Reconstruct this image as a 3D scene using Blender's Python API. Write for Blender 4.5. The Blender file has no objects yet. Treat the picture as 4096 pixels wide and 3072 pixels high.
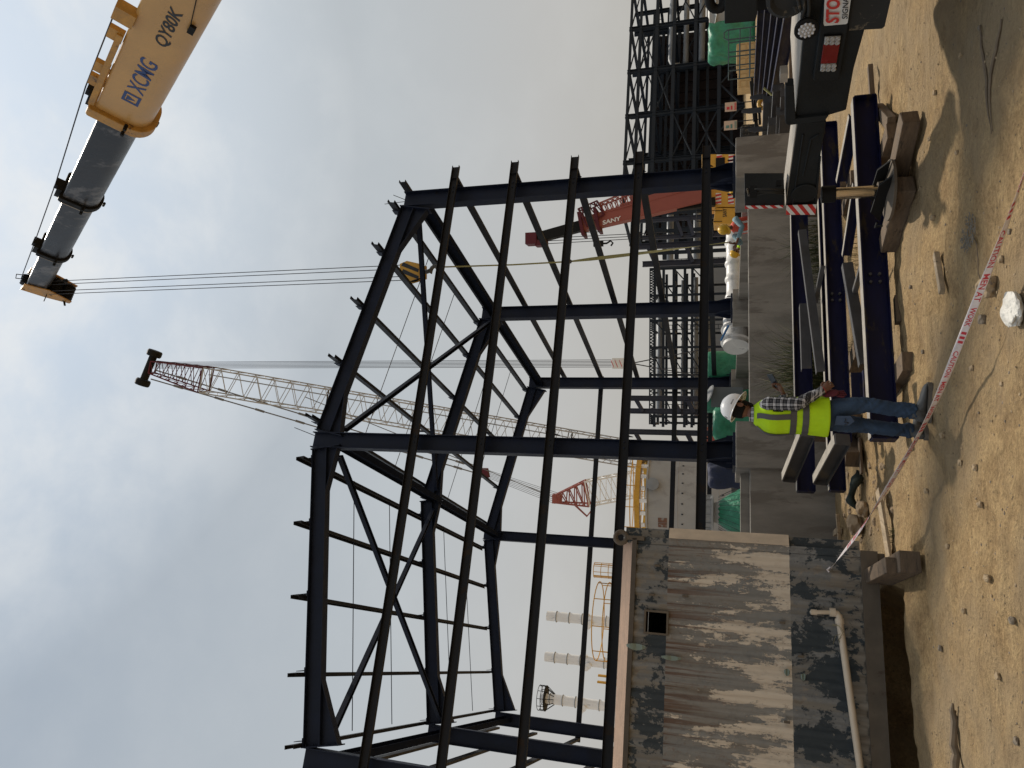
import bpy, bmesh, math, random
from math import radians, sin, cos, pi, sqrt, atan2
from mathutils import Vector, Matrix, noise
random.seed(7)
SC = bpy.context.scene
COL = SC.collection
V = Vector

# ------------------------------------------------------------------ camera
TH, RO, FPX, EYE = .2868, .0042, 2903.7, 1.75      # pitch, roll, focal (px of a 4096 wide frame), eye height
fw = V((0, cos(TH), sin(TH))); _u = V((0, -sin(TH), cos(TH))); _r = V((1, 0, 0))
rt = _r * cos(RO) + _u * sin(RO); up = -_r * sin(RO) + _u * cos(RO)
CAM = V((0, 0, EYE))
cd = bpy.data.cameras.new('camera'); cam = bpy.data.objects.new('camera', cd); COL.objects.link(cam)
cd.sensor_width = 36; cd.lens = FPX / 4096 * 36; cd.clip_start = .05; cd.clip_end = 4000
X, Y, Z = -up, rt, -fw                               # the phone was held on its side: picture left is up
cam.matrix_world = Matrix(((X.x, Y.x, Z.x, 0), (X.y, Y.y, Z.y, 0), (X.z, Y.z, Z.z, EYE), (0, 0, 0, 1)))
SC.camera = cam

# ------------------------------------------------------------------ light and sky
SUNV = V((.27, .43, 1.0)).normalized()
sl = bpy.data.lights.new('sun', 'SUN'); sl.energy = 3.3; sl.angle = radians(2.6); sl.color = (1, .91, .78)
so = bpy.data.objects.new('sun', sl); COL.objects.link(so)
so.rotation_euler = SUNV.to_track_quat('Z', 'Y').to_euler(); so.location = (0, 0, 50)
w = bpy.data.worlds.new('World'); SC.world = w; w.use_nodes = True
nt = w.node_tree; nt.nodes.clear()
def N(t, **k):
    n = nt.nodes.new(t)
    for a, b in k.items(): setattr(n, a, b)
    return n
L = lambda a, b: nt.links.new(a, b)
out = N('ShaderNodeOutputWorld'); sky = N('ShaderNodeTexSky', sky_type='NISHITA')
sky.sun_disc = False; sky.sun_elevation = math.asin(SUNV.z); sky.sun_rotation = atan2(SUNV.x, SUNV.y)
sky.dust_density = 4; sky.air_density = 1.2; sky.ozone_density = 1.5
bg1 = N('ShaderNodeBackground'); bg1.inputs[1].default_value = .085; L(sky.outputs[0], bg1.inputs[0])
tc = N('ShaderNodeTexCoord'); sep = N('ShaderNodeSeparateXYZ'); L(tc.outputs['Generated'], sep.inputs[0])
# veil of haze and thin cloud: brighter towards the sun, warmer at the horizon
dot = N('ShaderNodeVectorMath', operation='DOT_PRODUCT'); L(tc.outputs['Generated'], dot.inputs[0]); dot.inputs[1].default_value = tuple(SUNV)
vr = N('ShaderNodeValToRGB'); L(sep.outputs[2], vr.inputs[0])
e = vr.color_ramp.elements; e[0].position = 0.0; e[0].color = (.50, .47, .415, 1); e[1].position = .72; e[1].color = (.44, .505, .58, 1)
m = vr.color_ramp.elements.new(.22); m.color = (.57, .565, .545, 1)
m = vr.color_ramp.elements.new(.42); m.color = (.55, .59, .615, 1)
sr = N('ShaderNodeMapRange'); L(dot.outputs['Value'], sr.inputs[0])
for i, v in zip((1, 2, 3, 4), (.80, .985, .90, 1.52)): sr.inputs[i].default_value = v
mp = N('ShaderNodeMapping'); mp.inputs['Scale'].default_value = (1.0, 1.0, 1.25); L(tc.outputs['Generated'], mp.inputs[0])
n1 = N('ShaderNodeTexNoise'); n1.inputs['Scale'].default_value = 5.6; n1.inputs['Detail'].default_value = 9; n1.inputs['Roughness'].default_value = .58; n1.inputs['Distortion'].default_value = .15
L(mp.outputs[0], n1.inputs[0])
cr = N('ShaderNodeMapRange'); cr.interpolation_type = 'SMOOTHSTEP'; L(n1.outputs[0], cr.inputs[0])
for i, v in zip((1, 2, 3, 4), (.38, .74, 0, 1)): cr.inputs[i].default_value = v
zz = N('ShaderNodeMapRange'); L(dot.outputs['Value'], zz.inputs[0])
for i, v in zip((1, 2, 3, 4), (.80, .965, .09, .92)): zz.inputs[i].default_value = v
cm = N('ShaderNodeMath', operation='MULTIPLY'); L(cr.outputs[0], cm.inputs[0]); L(zz.outputs[0], cm.inputs[1])
vs = N('ShaderNodeVectorMath', operation='SCALE'); L(vr.outputs[0], vs.inputs[0]); L(sr.outputs[0], vs.inputs['Scale'])
mx = N('ShaderNodeMix', data_type='RGBA'); L(cm.outputs[0], mx.inputs[0]); L(vs.outputs[0], mx.inputs[6]); mx.inputs[7].default_value = (.84, .85, .84, 1)
bg2 = N('ShaderNodeBackground'); bg2.inputs[1].default_value = 1.0; L(mx.outputs[2], bg2.inputs[0])
ms = N('ShaderNodeMixShader'); ms.inputs[0].default_value = .95; L(bg1.outputs[0], ms.inputs[1]); L(bg2.outputs[0], ms.inputs[2]); L(ms.outputs[0], out.inputs[0])
SC.view_settings.view_transform = 'Standard'; SC.view_settings.look = 'None'; SC.view_settings.exposure = 0; SC.view_settings.gamma = 1
SC.render.engine = 'CYCLES'; SC.cycles.max_bounces = 6; SC.cycles.use_denoising = True

# ------------------------------------------------------------------ picture coordinates (2212 x 1659) to places
S_ = 4096 / 2212
def ray(x, y): return fw + rt * ((1536 - y * S_) / FPX) - up * ((x * S_ - 2048) / FPX)
def atz(x, y, z=0.0):
    d = ray(x, y); return CAM + d * ((z - EYE) / d.z)
def aty(x, y, D):
    d = ray(x, y); return CAM + d * (D / d.y)
def atp(x, y, p, n):
    d = ray(x, y); return CAM + d * ((V(p) - CAM).dot(V(n)) / d.dot(V(n)))
PSI = .359
ex = V((cos(PSI), sin(PSI), 0)); ey = V((-sin(PSI), cos(PSI), 0)); A0 = V((4.3786, 15.979, 0)); UZ = V((0, 0, 1))
def W(x, y, z): return A0 + ex * x + ey * y + UZ * z
def atb(x, y, yb): return atp(x, y, A0 + ey * yb, ey)

# ------------------------------------------------------------------ object helpers
ORG = {}
def tag(o, label=None, cat=None, group=None, kind=None):
    if label: o['label'] = label
    if cat: o['category'] = cat; o['kind'] = 'thing'
    if group: o['group'] = group
    if kind: o['kind'] = kind
    return o
def thing(name, loc, label, cat, group=None):
    o = bpy.data.objects.new(name, None); COL.objects.link(o); o.location = loc; o.empty_display_size = .2
    ORG[o.name] = V(loc); return tag(o, label, cat, group)
def link_mesh(name, me, mats, parent=None, smooth=False, origin=None):
    if not isinstance(mats, (list, tuple)): mats = [mats]
    for m in mats: me.materials.append(m)
    o = bpy.data.objects.new(name, me); COL.objects.link(o)
    if parent is not None:
        org = ORG[parent.name]; o.parent = parent; ORG[o.name] = org
    else:
        org = V(origin) if origin is not None else V((0, 0, 0)); o.location = org; ORG[o.name] = org
    if org.length: me.transform(Matrix.Translation(-org))
    if smooth:
        for p in me.polygons: p.use_smooth = True
    me.update(); return o
def frame(d, upv=UZ):
    d = V(d).normalized(); s = d.cross(V(upv))
    if s.length < 1e-4: s = d.cross(V((1, 0, 0)))
    s.normalize(); return d, s, s.cross(d).normalized()
class MB:
    def __init__(s): s.v = []; s.f = []; s.mi = []; s.m = 0
    def add(s, vs, fs):
        b = len(s.v); s.v += [tuple(v) for v in vs]; s.f += [tuple(b + i for i in f) for f in fs]; s.mi += [s.m] * len(fs); return s
    def hexa(s, p): return s.add(p, [(0, 3, 2, 1), (4, 5, 6, 7), (0, 1, 5, 4), (1, 2, 6, 5), (2, 3, 7, 6), (3, 0, 4, 7)])
    def box(s, c, x, y, z):                      # centre, three half-vectors
        c, x, y, z = V(c), V(x), V(y), V(z)
        return s.hexa([c - x - y - z, c + x - y - z, c + x + y - z, c - x + y - z, c - x - y + z, c + x - y + z, c + x + y + z, c - x + y + z])
    def cube(s, lo, hi): 
        lo, hi = V(lo), V(hi); h = (hi - lo) / 2; return s.box((lo + hi) / 2, (h.x, 0, 0), (0, h.y, 0), (0, 0, h.z))
    def bar(s, a, b, w_, h_, upv=UZ, off=(0, 0)):
        a, b = V(a), V(b); d, sd, u = frame(b - a, upv); c = (a + b) / 2 + sd * off[0] + u * off[1]
        return s.box(c, (b - a) / 2, sd * w_ / 2, u * h_ / 2)
    def ibeam(s, a, b, D=.3, F=.18, tf=.014, tw=.010, upv=UZ):
        s.bar(a, b, F, tf, upv, (0, D / 2 - tf / 2)); s.bar(a, b, F, tf, upv, (0, -D / 2 + tf / 2)); return s.bar(a, b, tw, D - 2 * tf - .001, upv)
    def chan(s, a, b, D=.18, F=.07, t=.007, upv=UZ, side=1):
        s.bar(a, b, F, t, upv, (side * F / 2, D / 2 - t / 2)); s.bar(a, b, F, t, upv, (side * F / 2, -D / 2 + t / 2)); return s.bar(a, b, t, D - 2 * t - .001, upv, (side * t / 2, 0))
    def tube(s, a, b, r, n=8, r2=None, caps=True):
        a, b = V(a), V(b); r2 = r if r2 is None else r2; d, x, y = frame(b - a)
        vs = [p + (x * cos(2 * pi * i / n) + y * sin(2 * pi * i / n)) * q for p, q in ((a, r), (b, r2)) for i in range(n)]
        fs = [(i, (i + 1) % n, n + (i + 1) % n, n + i) for i in range(n)]
        if caps: fs += [tuple(range(n))[::-1], tuple(range(n, 2 * n))]
        return s.add(vs, fs)
    def path(s, pts, r, n=8, closed=False, rs=None):
        pts = [V(p) for p in pts]; k = len(pts); vs = []; fs = []; px = None
        for i, p in enumerate(pts):
            d = (pts[(i + 1) % k] - pts[i - 1]) if closed else (pts[min(i + 1, k - 1)] - pts[max(i - 1, 0)])
            d.normalize()
            x = d.cross(UZ) if px is None else px - d * px.dot(d)
            if x.length < 1e-3: x = d.cross(V((1, 0, 0)))
            x.normalize(); px = x; y = d.cross(x); q = rs[i] if rs else r
            vs += [p + (x * cos(2 * pi * j / n) + y * sin(2 * pi * j / n)) * q for j in range(n)]
        for i in range(k if closed else k - 1):
            a, b = i * n, ((i + 1) % k) * n
            fs += [(a + j, a + (j + 1) % n, b + (j + 1) % n, b + j) for j in range(n)]
        if not closed: fs += [tuple(range(n))[::-1], tuple(range((k - 1) * n, k * n))]
        return s.add(vs, fs)
    def prism(s, pts, vec):
        pts = [V(p) for p in pts]; n = len(pts); vec = V(vec)
        return s.add(pts + [p + vec for p in pts], [tuple(range(n)), tuple(range(2 * n - 1, n - 1, -1))] + [(i, i + n, (i + 1) % n + n, (i + 1) % n) for i in range(n)])
    def lathe(s, c, prof, axis=UZ, n=24):
        d, x, y = frame(axis, (1, 0, 0) if abs(V(axis).normalized().z) > .9 else UZ); c = V(c); k = len(prof)
        vs = [c + d * h + (x * cos(2 * pi * i / n) + y * sin(2 * pi * i / n)) * r for r, h in prof for i in range(n)]
        fs = [(j * n + i, j * n + (i + 1) % n, (j + 1) * n + (i + 1) % n, (j + 1) * n + i) for j in range(k - 1) for i in range(n)]
        if prof[0][0] > 1e-4: fs.append(tuple(range(n))[::-1])
        if prof[-1][0] > 1e-4: fs.append(tuple(range((k - 1) * n, k * n)))
        return s.add(vs, fs)
    def rings(s, R, cap=True):                   # loft over closed rings with equal counts
        n = len(R[0]); k = len(R); vs = [p for r in R for p in r]
        fs = [(j * n + i, j * n + (i + 1) % n, (j + 1) * n + (i + 1) % n, (j + 1) * n + i) for j in range(k - 1) for i in range(n)]
        if cap: fs += [tuple(range(n))[::-1], tuple(range((k - 1) * n, k * n))]
        return s.add(vs, fs)
    def build(s, name, mats, parent=None, smooth=False, origin=None, bevel=0, weld=False, auto=None):
        me = bpy.data.meshes.new(name); me.from_pydata(s.v, [], s.f)
        for p, i in zip(me.polygons, s.mi): p.material_index = i
        bm = bmesh.new(); bm.from_mesh(me)
        if weld: bmesh.ops.remove_doubles(bm, verts=bm.verts, dist=1e-4)
        bmesh.ops.recalc_face_normals(bm, faces=bm.faces)
        if bevel:
            es = [e_ for e_ in bm.edges if len(e_.link_faces) == 2 and e_.calc_face_angle(0) > .6]
            bmesh.ops.bevel(bm, geom=es, offset=bevel, segments=2, affect='EDGES', profile=.6, clamp_overlap=True)
        bm.to_mesh(me); bm.free()
        o = link_mesh(name, me, mats, parent, smooth, origin)
        if smooth and auto:
            try: me.set_sharp_from_angle(angle=auto)
            except Exception: pass
        return o
def kids(o): return [c for c in bpy.data.objects if c.parent == o]
def copy_tree(o, loc=None, parent=None):
    c = o.copy(); COL.objects.link(c)
    if parent is not None: c.parent = parent
    if loc is not None: c.location = loc
    for k in kids(o): copy_tree(k, None, c)
    return c
def text_verts(txt, size=1.0, bold=0.0, res=3):
    cu = bpy.data.curves.new('lettering', 'FONT'); cu.body = txt; cu.size = size; cu.offset = bold; cu.resolution_u = res; cu.fill_mode = 'FRONT'
    o = bpy.data.objects.new('lettering', cu); COL.objects.link(o); dg = bpy.context.evaluated_depsgraph_get(); dg.update()
    me = bpy.data.meshes.new_from_object(o.evaluated_get(dg)); bpy.data.objects.remove(o); bpy.data.curves.remove(cu)
    vs = [v.co.copy() for v in me.vertices]; fs = [tuple(p.vertices) for p in me.polygons]; bpy.data.meshes.remove(me)
    return vs, fs
def text_fit(mb, txt, p0, xdir, ydir, wid, hei, shear=0, bold=.012):
    """letters filling wid x hei, p0 the lower-left corner, lying in the plane of xdir and ydir"""
    vs, fs = text_verts(txt, 1.0, bold)
    x0 = min(v.x for v in vs); x1 = max(v.x for v in vs); y0 = min(v.y for v in vs); y1 = max(v.y for v in vs)
    xd, yd = V(xdir).normalized(), V(ydir).normalized()
    mb.add([V(p0) + xd * ((v.x - x0) / (x1 - x0) * wid + shear * (v.y - y0) / (y1 - y0) * hei) + yd * ((v.y - y0) / (y1 - y0) * hei) for v in vs], fs); return mb
def skin(nodes, edges, sub=2, root=0):
    """nodes [(co, r)] joined by edges, grown to one smooth surface; returns verts, faces"""
    me = bpy.data.meshes.new('s'); me.from_pydata([tuple(c) for c, r in nodes], edges, [])
    o = bpy.data.objects.new('s', me); COL.objects.link(o); o.modifiers.new('k', 'SKIN'); sm = o.modifiers.new('b', 'SUBSURF'); sm.levels = sub; sm.render_levels = sub
    for i, d in enumerate(me.skin_vertices[0].data):
        r = nodes[i][1]; d.radius = r if isinstance(r, tuple) else (r, r); d.use_root = i == root
    dg = bpy.context.evaluated_depsgraph_get(); dg.update()
    m2 = bpy.data.meshes.new_from_object(o.evaluated_get(dg)); vs = [v.co.copy() for v in m2.vertices]; fs = [tuple(p.vertices) for p in m2.polygons]
    bpy.data.objects.remove(o); bpy.data.meshes.remove(me); bpy.data.meshes.remove(m2); return vs, fs

# ------------------------------------------------------------------ materials
def mat(name, c, rough=.6, metal=0.0, var=.18, scale=5.0, c2=None, thr=None, bump=0.0, bscale=60.0, stretch=(1, 1, 1), spec=.5, trans=0.0):
    """base colour with two sizes of noise; c2 shows through where a coarse noise passes thr (wear, dirt, rust, painted reflections)"""
    m = bpy.data.materials.new(name); m.use_nodes = True; t = m.node_tree; b = t.nodes['Principled BSDF']
    nn = lambda k: t.nodes.new(k); ln = lambda a, b_: t.links.new(a, b_)
    b.inputs['Roughness'].default_value = rough; b.inputs['Metallic'].default_value = metal; b.inputs['Specular IOR Level'].default_value = spec
    tcn = nn('ShaderNodeTexCoord'); mpn = nn('ShaderNodeMapping'); mpn.inputs['Scale'].default_value = stretch; ln(tcn.outputs['Object'], mpn.inputs[0])
    n = nn('ShaderNodeTexNoise'); n.inputs['Scale'].default_value = scale; n.inputs['Detail'].default_value = 6; n.inputs['Roughness'].default_value = .62; ln(mpn.outputs[0], n.inputs[0])
    mr = nn('ShaderNodeMapRange'); ln(n.outputs[0], mr.inputs[0])
    for i, v in zip((1, 2, 3, 4), (.3, .7, 1 - var, 1 + var)): mr.inputs[i].default_value = v
    sc = nn('ShaderNodeVectorMath'); sc.operation = 'SCALE'; sc.inputs[0].default_value = c; ln(mr.outputs[0], sc.inputs['Scale']); cur = sc.outputs[0]
    if c2:
        n2 = nn('ShaderNodeTexNoise'); n2.inputs['Scale'].default_value = scale * .7; n2.inputs['Detail'].default_value = 9; n2.inputs['Roughness'].default_value = .7; n2.inputs['Distortion'].default_value = .3; ln(mpn.outputs[0], n2.inputs[0])
        r2 = nn('ShaderNodeMapRange'); ln(n2.outputs[0], r2.inputs[0])
        for i, v in zip((1, 2, 3, 4), (thr, thr + .06, 0, 1)): r2.inputs[i].default_value = v
        mxn = nn('ShaderNodeMix'); mxn.data_type = 'RGBA'; ln(r2.outputs[0], mxn.inputs[0]); ln(cur, mxn.inputs[6]); mxn.inputs[7].default_value = (*c2, 1); cur = mxn.outputs[2]
    ln(cur, b.inputs['Base Color'])
    rr = nn('ShaderNodeMapRange'); ln(n.outputs[0], rr.inputs[0])
    for i, v in zip((1, 2, 3, 4), (.3, .7, max(rough - .12, .02), min(rough + .12, 1))): rr.inputs[i].default_value = v
    ln(rr.outputs[0], b.inputs['Roughness'])
    if bump:
        nb = nn('ShaderNodeTexNoise'); nb.inputs['Scale'].default_value = bscale; nb.inputs['Detail'].default_value = 5; ln(mpn.outputs[0], nb.inputs[0])
        bn = nn('ShaderNodeBump'); bn.inputs['Strength'].default_value = bump; bn.inputs['Distance'].default_value = .02; ln(nb.outputs[0], bn.inputs['Height']); ln(bn.outputs[0], b.inputs['Normal'])
    if trans: b.inputs['Transmission Weight'].default_value = trans
    return m
M = dict(
 steel=mat('navy_steel_paint', (.0095, .0145, .032), .55, 0, .35, 2.5, (.013, .011, .010), .66, spec=.2),
 steel2=mat('girder_paint', (.006, .007, .034), .5, 0, .4, 2.0, (.034, .027, .022), .55, stretch=(1, 1, 3), spec=.2),
 girt=mat('girt_paint', (.0125, .0135, .017), .6, 0, .3, 3, (.024, .015, .009), .60, spec=.22),
 dull=mat('dusty_steel', (.050, .048, .050), .6, 0, .4, 3, (.09, .075, .055), .56),
 concrete=mat('concrete', (.245, .222, .192), .9, 0, .26, 1.8, (.180, .158, .134), .53, bump=.35, bscale=35, stretch=(1.8, 1.8, .45), spec=.2),
 crane=mat('crane_grey_paint', (.012, .014, .0155), .55, 0, .3, 3, (.026, .025, .023), .62, bump=.12, bscale=50, spec=.25),
 craned=mat('crane_dark', (.008, .008, .008), .65, 0, .3, 4, spec=.2),
 dustlit=mat('dusty_lit_top', (.30, .27, .23), .8, 0, .3, 6),  # dusty tone lightened with painted sunlight
 yellow=mat('boom_yellow', (.52, .325, .125), .34, 0, .10, 1.2, (.43, .26, .09), .66),
 yellow2=mat('crane_yellow', (.62, .33, .035), .45, 0, .12, 2),
 yellowd=mat('collar_yellow', (.42, .23, .05), .5, 0, .3, 4, (.09, .05, .03), .60),
 black=mat('boom_black', (.020, .021, .025), .34, 0, .5, 2.2, (.105, .107, .115), .52, stretch=(1, .6, .4), bump=.12, bscale=14, spec=.35),  # pale streaks paint gloss reflections onto the black
 chrome=mat('chrome', (.56, .50, .40), .16, .95, .03, 3),
 rubber=mat('rubber', (.025, .025, .024), .85, 0, .3, 8, (.16, .13, .09), .56),
 red=mat('red_paint', (.55, .035, .030), .4, 0, .1, 5),
 white=mat('white_paint', (.72, .72, .70), .45, 0, .08, 5),
 blue=mat('blue_lettering', (.020, .055, .21), .45, 0, .1, 8),
 ink=mat('black_lettering', (.015, .017, .02), .5, 0, .1, 8),
 redtxt=mat('red_lettering', (.55, .03, .05), .5, 0, .15, 30),
 tape=mat('tape_plastic', (.72, .66, .66), .35, 0, .12, 14),
 lattice=mat('lattice_white', (.34, .35, .36), .5, 0, .12, 1, (.30, .29, .27), .62),
 latred=mat('lattice_red', (.10, .020, .028), .55, 0, .2, 1, spec=.2),
 latred2=mat('boom_red', (.29, .085, .068), .55, 0, .12, .8, (.24, .08, .065), .64, spec=.3),
 tie=mat('tie_beam_shaded', (.008, .012, .024), .7, 0, .3, 2.5, spec=.03),  # steel paint copied darker and duller, painting out bounce light on the ties
 cable=mat('wire_rope', (.035, .036, .042), .6, .2, .3, 30),
 wood=mat('weathered_timber', (.135, .095, .062), .85, 0, .35, 7, (.07, .05, .035), .56, bump=.5, bscale=40, stretch=(1, 1, 4)),
 woodl=mat('plank_wood', (.34, .26, .17), .8, 0, .3, 8, (.2, .15, .1), .6, bump=.3, stretch=(3, .6, 3)),
 crate=mat('crate_plywood', (.52, .37, .18), .8, 0, .15, 5),
 green=mat('green_tarpaulin', (.026, .20, .105), .42, 0, .3, 3, (.07, .29, .18), .60, bump=1.0, bscale=11),
 navytarp=mat('navy_netting', (.015, .02, .05), .7, 0, .3, 5, bump=.5, bscale=20),
 pipewrap=mat('white_wrapped_pipe', (.64, .62, .59), .4, 0, .12, 4, (.38, .37, .35), .60, bump=.6, bscale=9),
 tank=mat('grey_tank_steel', (.33, .33, .325), .6, 0, .10, 1.2, (.27, .265, .26), .57, stretch=(1, 1, .6)),
 rail=mat('yellow_rail', (.55, .30, .03), .5, 0, .15, 4),
 stack=mat('stack_aluminium', (.80, .82, .84), .4, .1, .12, 1.1, (.52, .54, .58), .60, stretch=(1, 1, .3)),
 far=mat('far_steel', (.016, .022, .031), .65, 0, .25, .8, spec=.2),
 far2=mat('far_grey', (.16, .165, .17), .7, 0, .15, .8),
 clad=mat('brown_cladding', (.025, .0185, .0185), .8, 0, .3, .5, (.019, .015, .0145), .6, stretch=(1, 1, .2), spec=.15),
 pipe=mat('grey_pipe', (.22, .235, .25), .5, .1, .15, 1),
 vest=mat('lime_vest', (.46, .72, .012), .65, 0, .10, 5, bump=.7, bscale=7, spec=.25),
 vesto=mat('orange_vest', (.72, .10, .055), .7, 0, .12, 8, bump=.3, bscale=14),
 reflect=mat('grey_reflective_band', (.075, .075, .078), .55, 0, .12, 10),
 reflw=mat('white_reflective_band', (.62, .62, .64), .5, 0, .1, 10),
 helmet=mat('white_helmet', (.78, .78, .79), .32, 0, .04, 6),
 helmety=mat('yellow_helmet', (.70, .40, .02), .35, 0, .06, 8),
 jeans=mat('blue_denim', (.040, .066, .112), .88, 0, .35, 6, (.085, .118, .160), .60, bump=.5, bscale=22, stretch=(1, 1, .8), spec=.2),
 skin=mat('brown_skin', (.17, .075, .045), .55, 0, .12, 14),
 hair=mat('black_hair', (.006, .0055, .005), .75, 0, .3, 60, bump=.6, bscale=120, spec=.2),
 boot=mat('grey_work_boot', (.075, .076, .076), .6, 0, .25, 14, bump=.3, bscale=30),
 sole=mat('boot_sole', (.13, .11, .09), .8, 0, .25, 14),
 shirtb=mat('pale_blue_shirt', (.22, .34, .38), .8, 0, .1, 10),
 shirtp=mat('pink_check_shirt', (.42, .20, .19), .8, 0, .3, 30),
 trouser=mat('dark_trousers', (.02, .022, .03), .85, 0, .2, 8),
 phone=mat('dark_phone', (.035, .04, .045), .35, 0, .1, 10),
 maroon=mat('maroon_glove', (.09, .012, .02), .8, 0, .2, 12),
 orange=mat('orange_thread', (.8, .16, .02), .6, 0, .1, 10),
 gold=mat('gold_ring', (.7, .45, .12), .3, .9, .05, 10),
 pvc=mat('cream_pvc_pipe', (.62, .52, .40), .42, 0, .08, 8, (.48, .38, .28), .66),
 stone=mat('stone', (.33, .245, .15), .92, 0, .3, 9, (.19, .16, .13), .56, bump=.5, bscale=30),
 darkstone=mat('dark_stone', (.19, .155, .115), .92, 0, .3, 9, bump=.5, bscale=30),
 sack=mat('white_plastic_sack', (.72, .70, .66), .5, 0, .1, 6, (.5, .48, .45), .62),
 dead=mat('dry_stem', (.16, .12, .08), .9, 0, .3, 9),
 strap=mat('olive_sling', (.30, .27, .10), .8, 0, .2, 20),
 soil=mat('dark_soil', (.30, .22, .14), .95, 0, .3, 2, bump=.6, bscale=14),
 lamp=mat('clear_lamp_lens', (.36, .35, .33), .25, 0, .1, 10),
 lampr=mat('red_lamp_lens', (.17, .006, .008), .22, 0, .15, 10),
 teal=mat('teal_trolley_paint', (.030, .060, .070), .5, 0, .2, 4),
 poster=mat('poster_paper', (.55, .42, .33), .7, 0, .12, 12),
 posterg=mat('poster_green', (.10, .22, .20), .7, 0, .2, 12),
 glass=mat('dark_glass', (.02, .025, .03), .12, 0, .1, 3),
 cloth=mat('dark_cloth', (.03, .04, .033), .9, 0, .3, 6),
 hookm=mat('hook_steel', (.11, .105, .095), .4, .4, .2, 8),
)
M['sack'] = mat('white_plastic_sack', (.60, .58, .53), .5, 0, .15, 6, (.40, .38, .35), .60, bump=.6, bscale=30)
M['post'] = mat('cream_post_rust', (.55, .45, .34), .7, 0, .15, 6, (.12, .058, .032), .585, stretch=(1, 1, .6))
def grass_mat(name, c):
    return mat(name, c, .8, 0, .45, 3, spec=.2)
M['grass'] = grass_mat('grass_blades', (.060, .072, .026)); M['dry'] = grass_mat('dry_grass', (.30, .26, .15))
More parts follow.
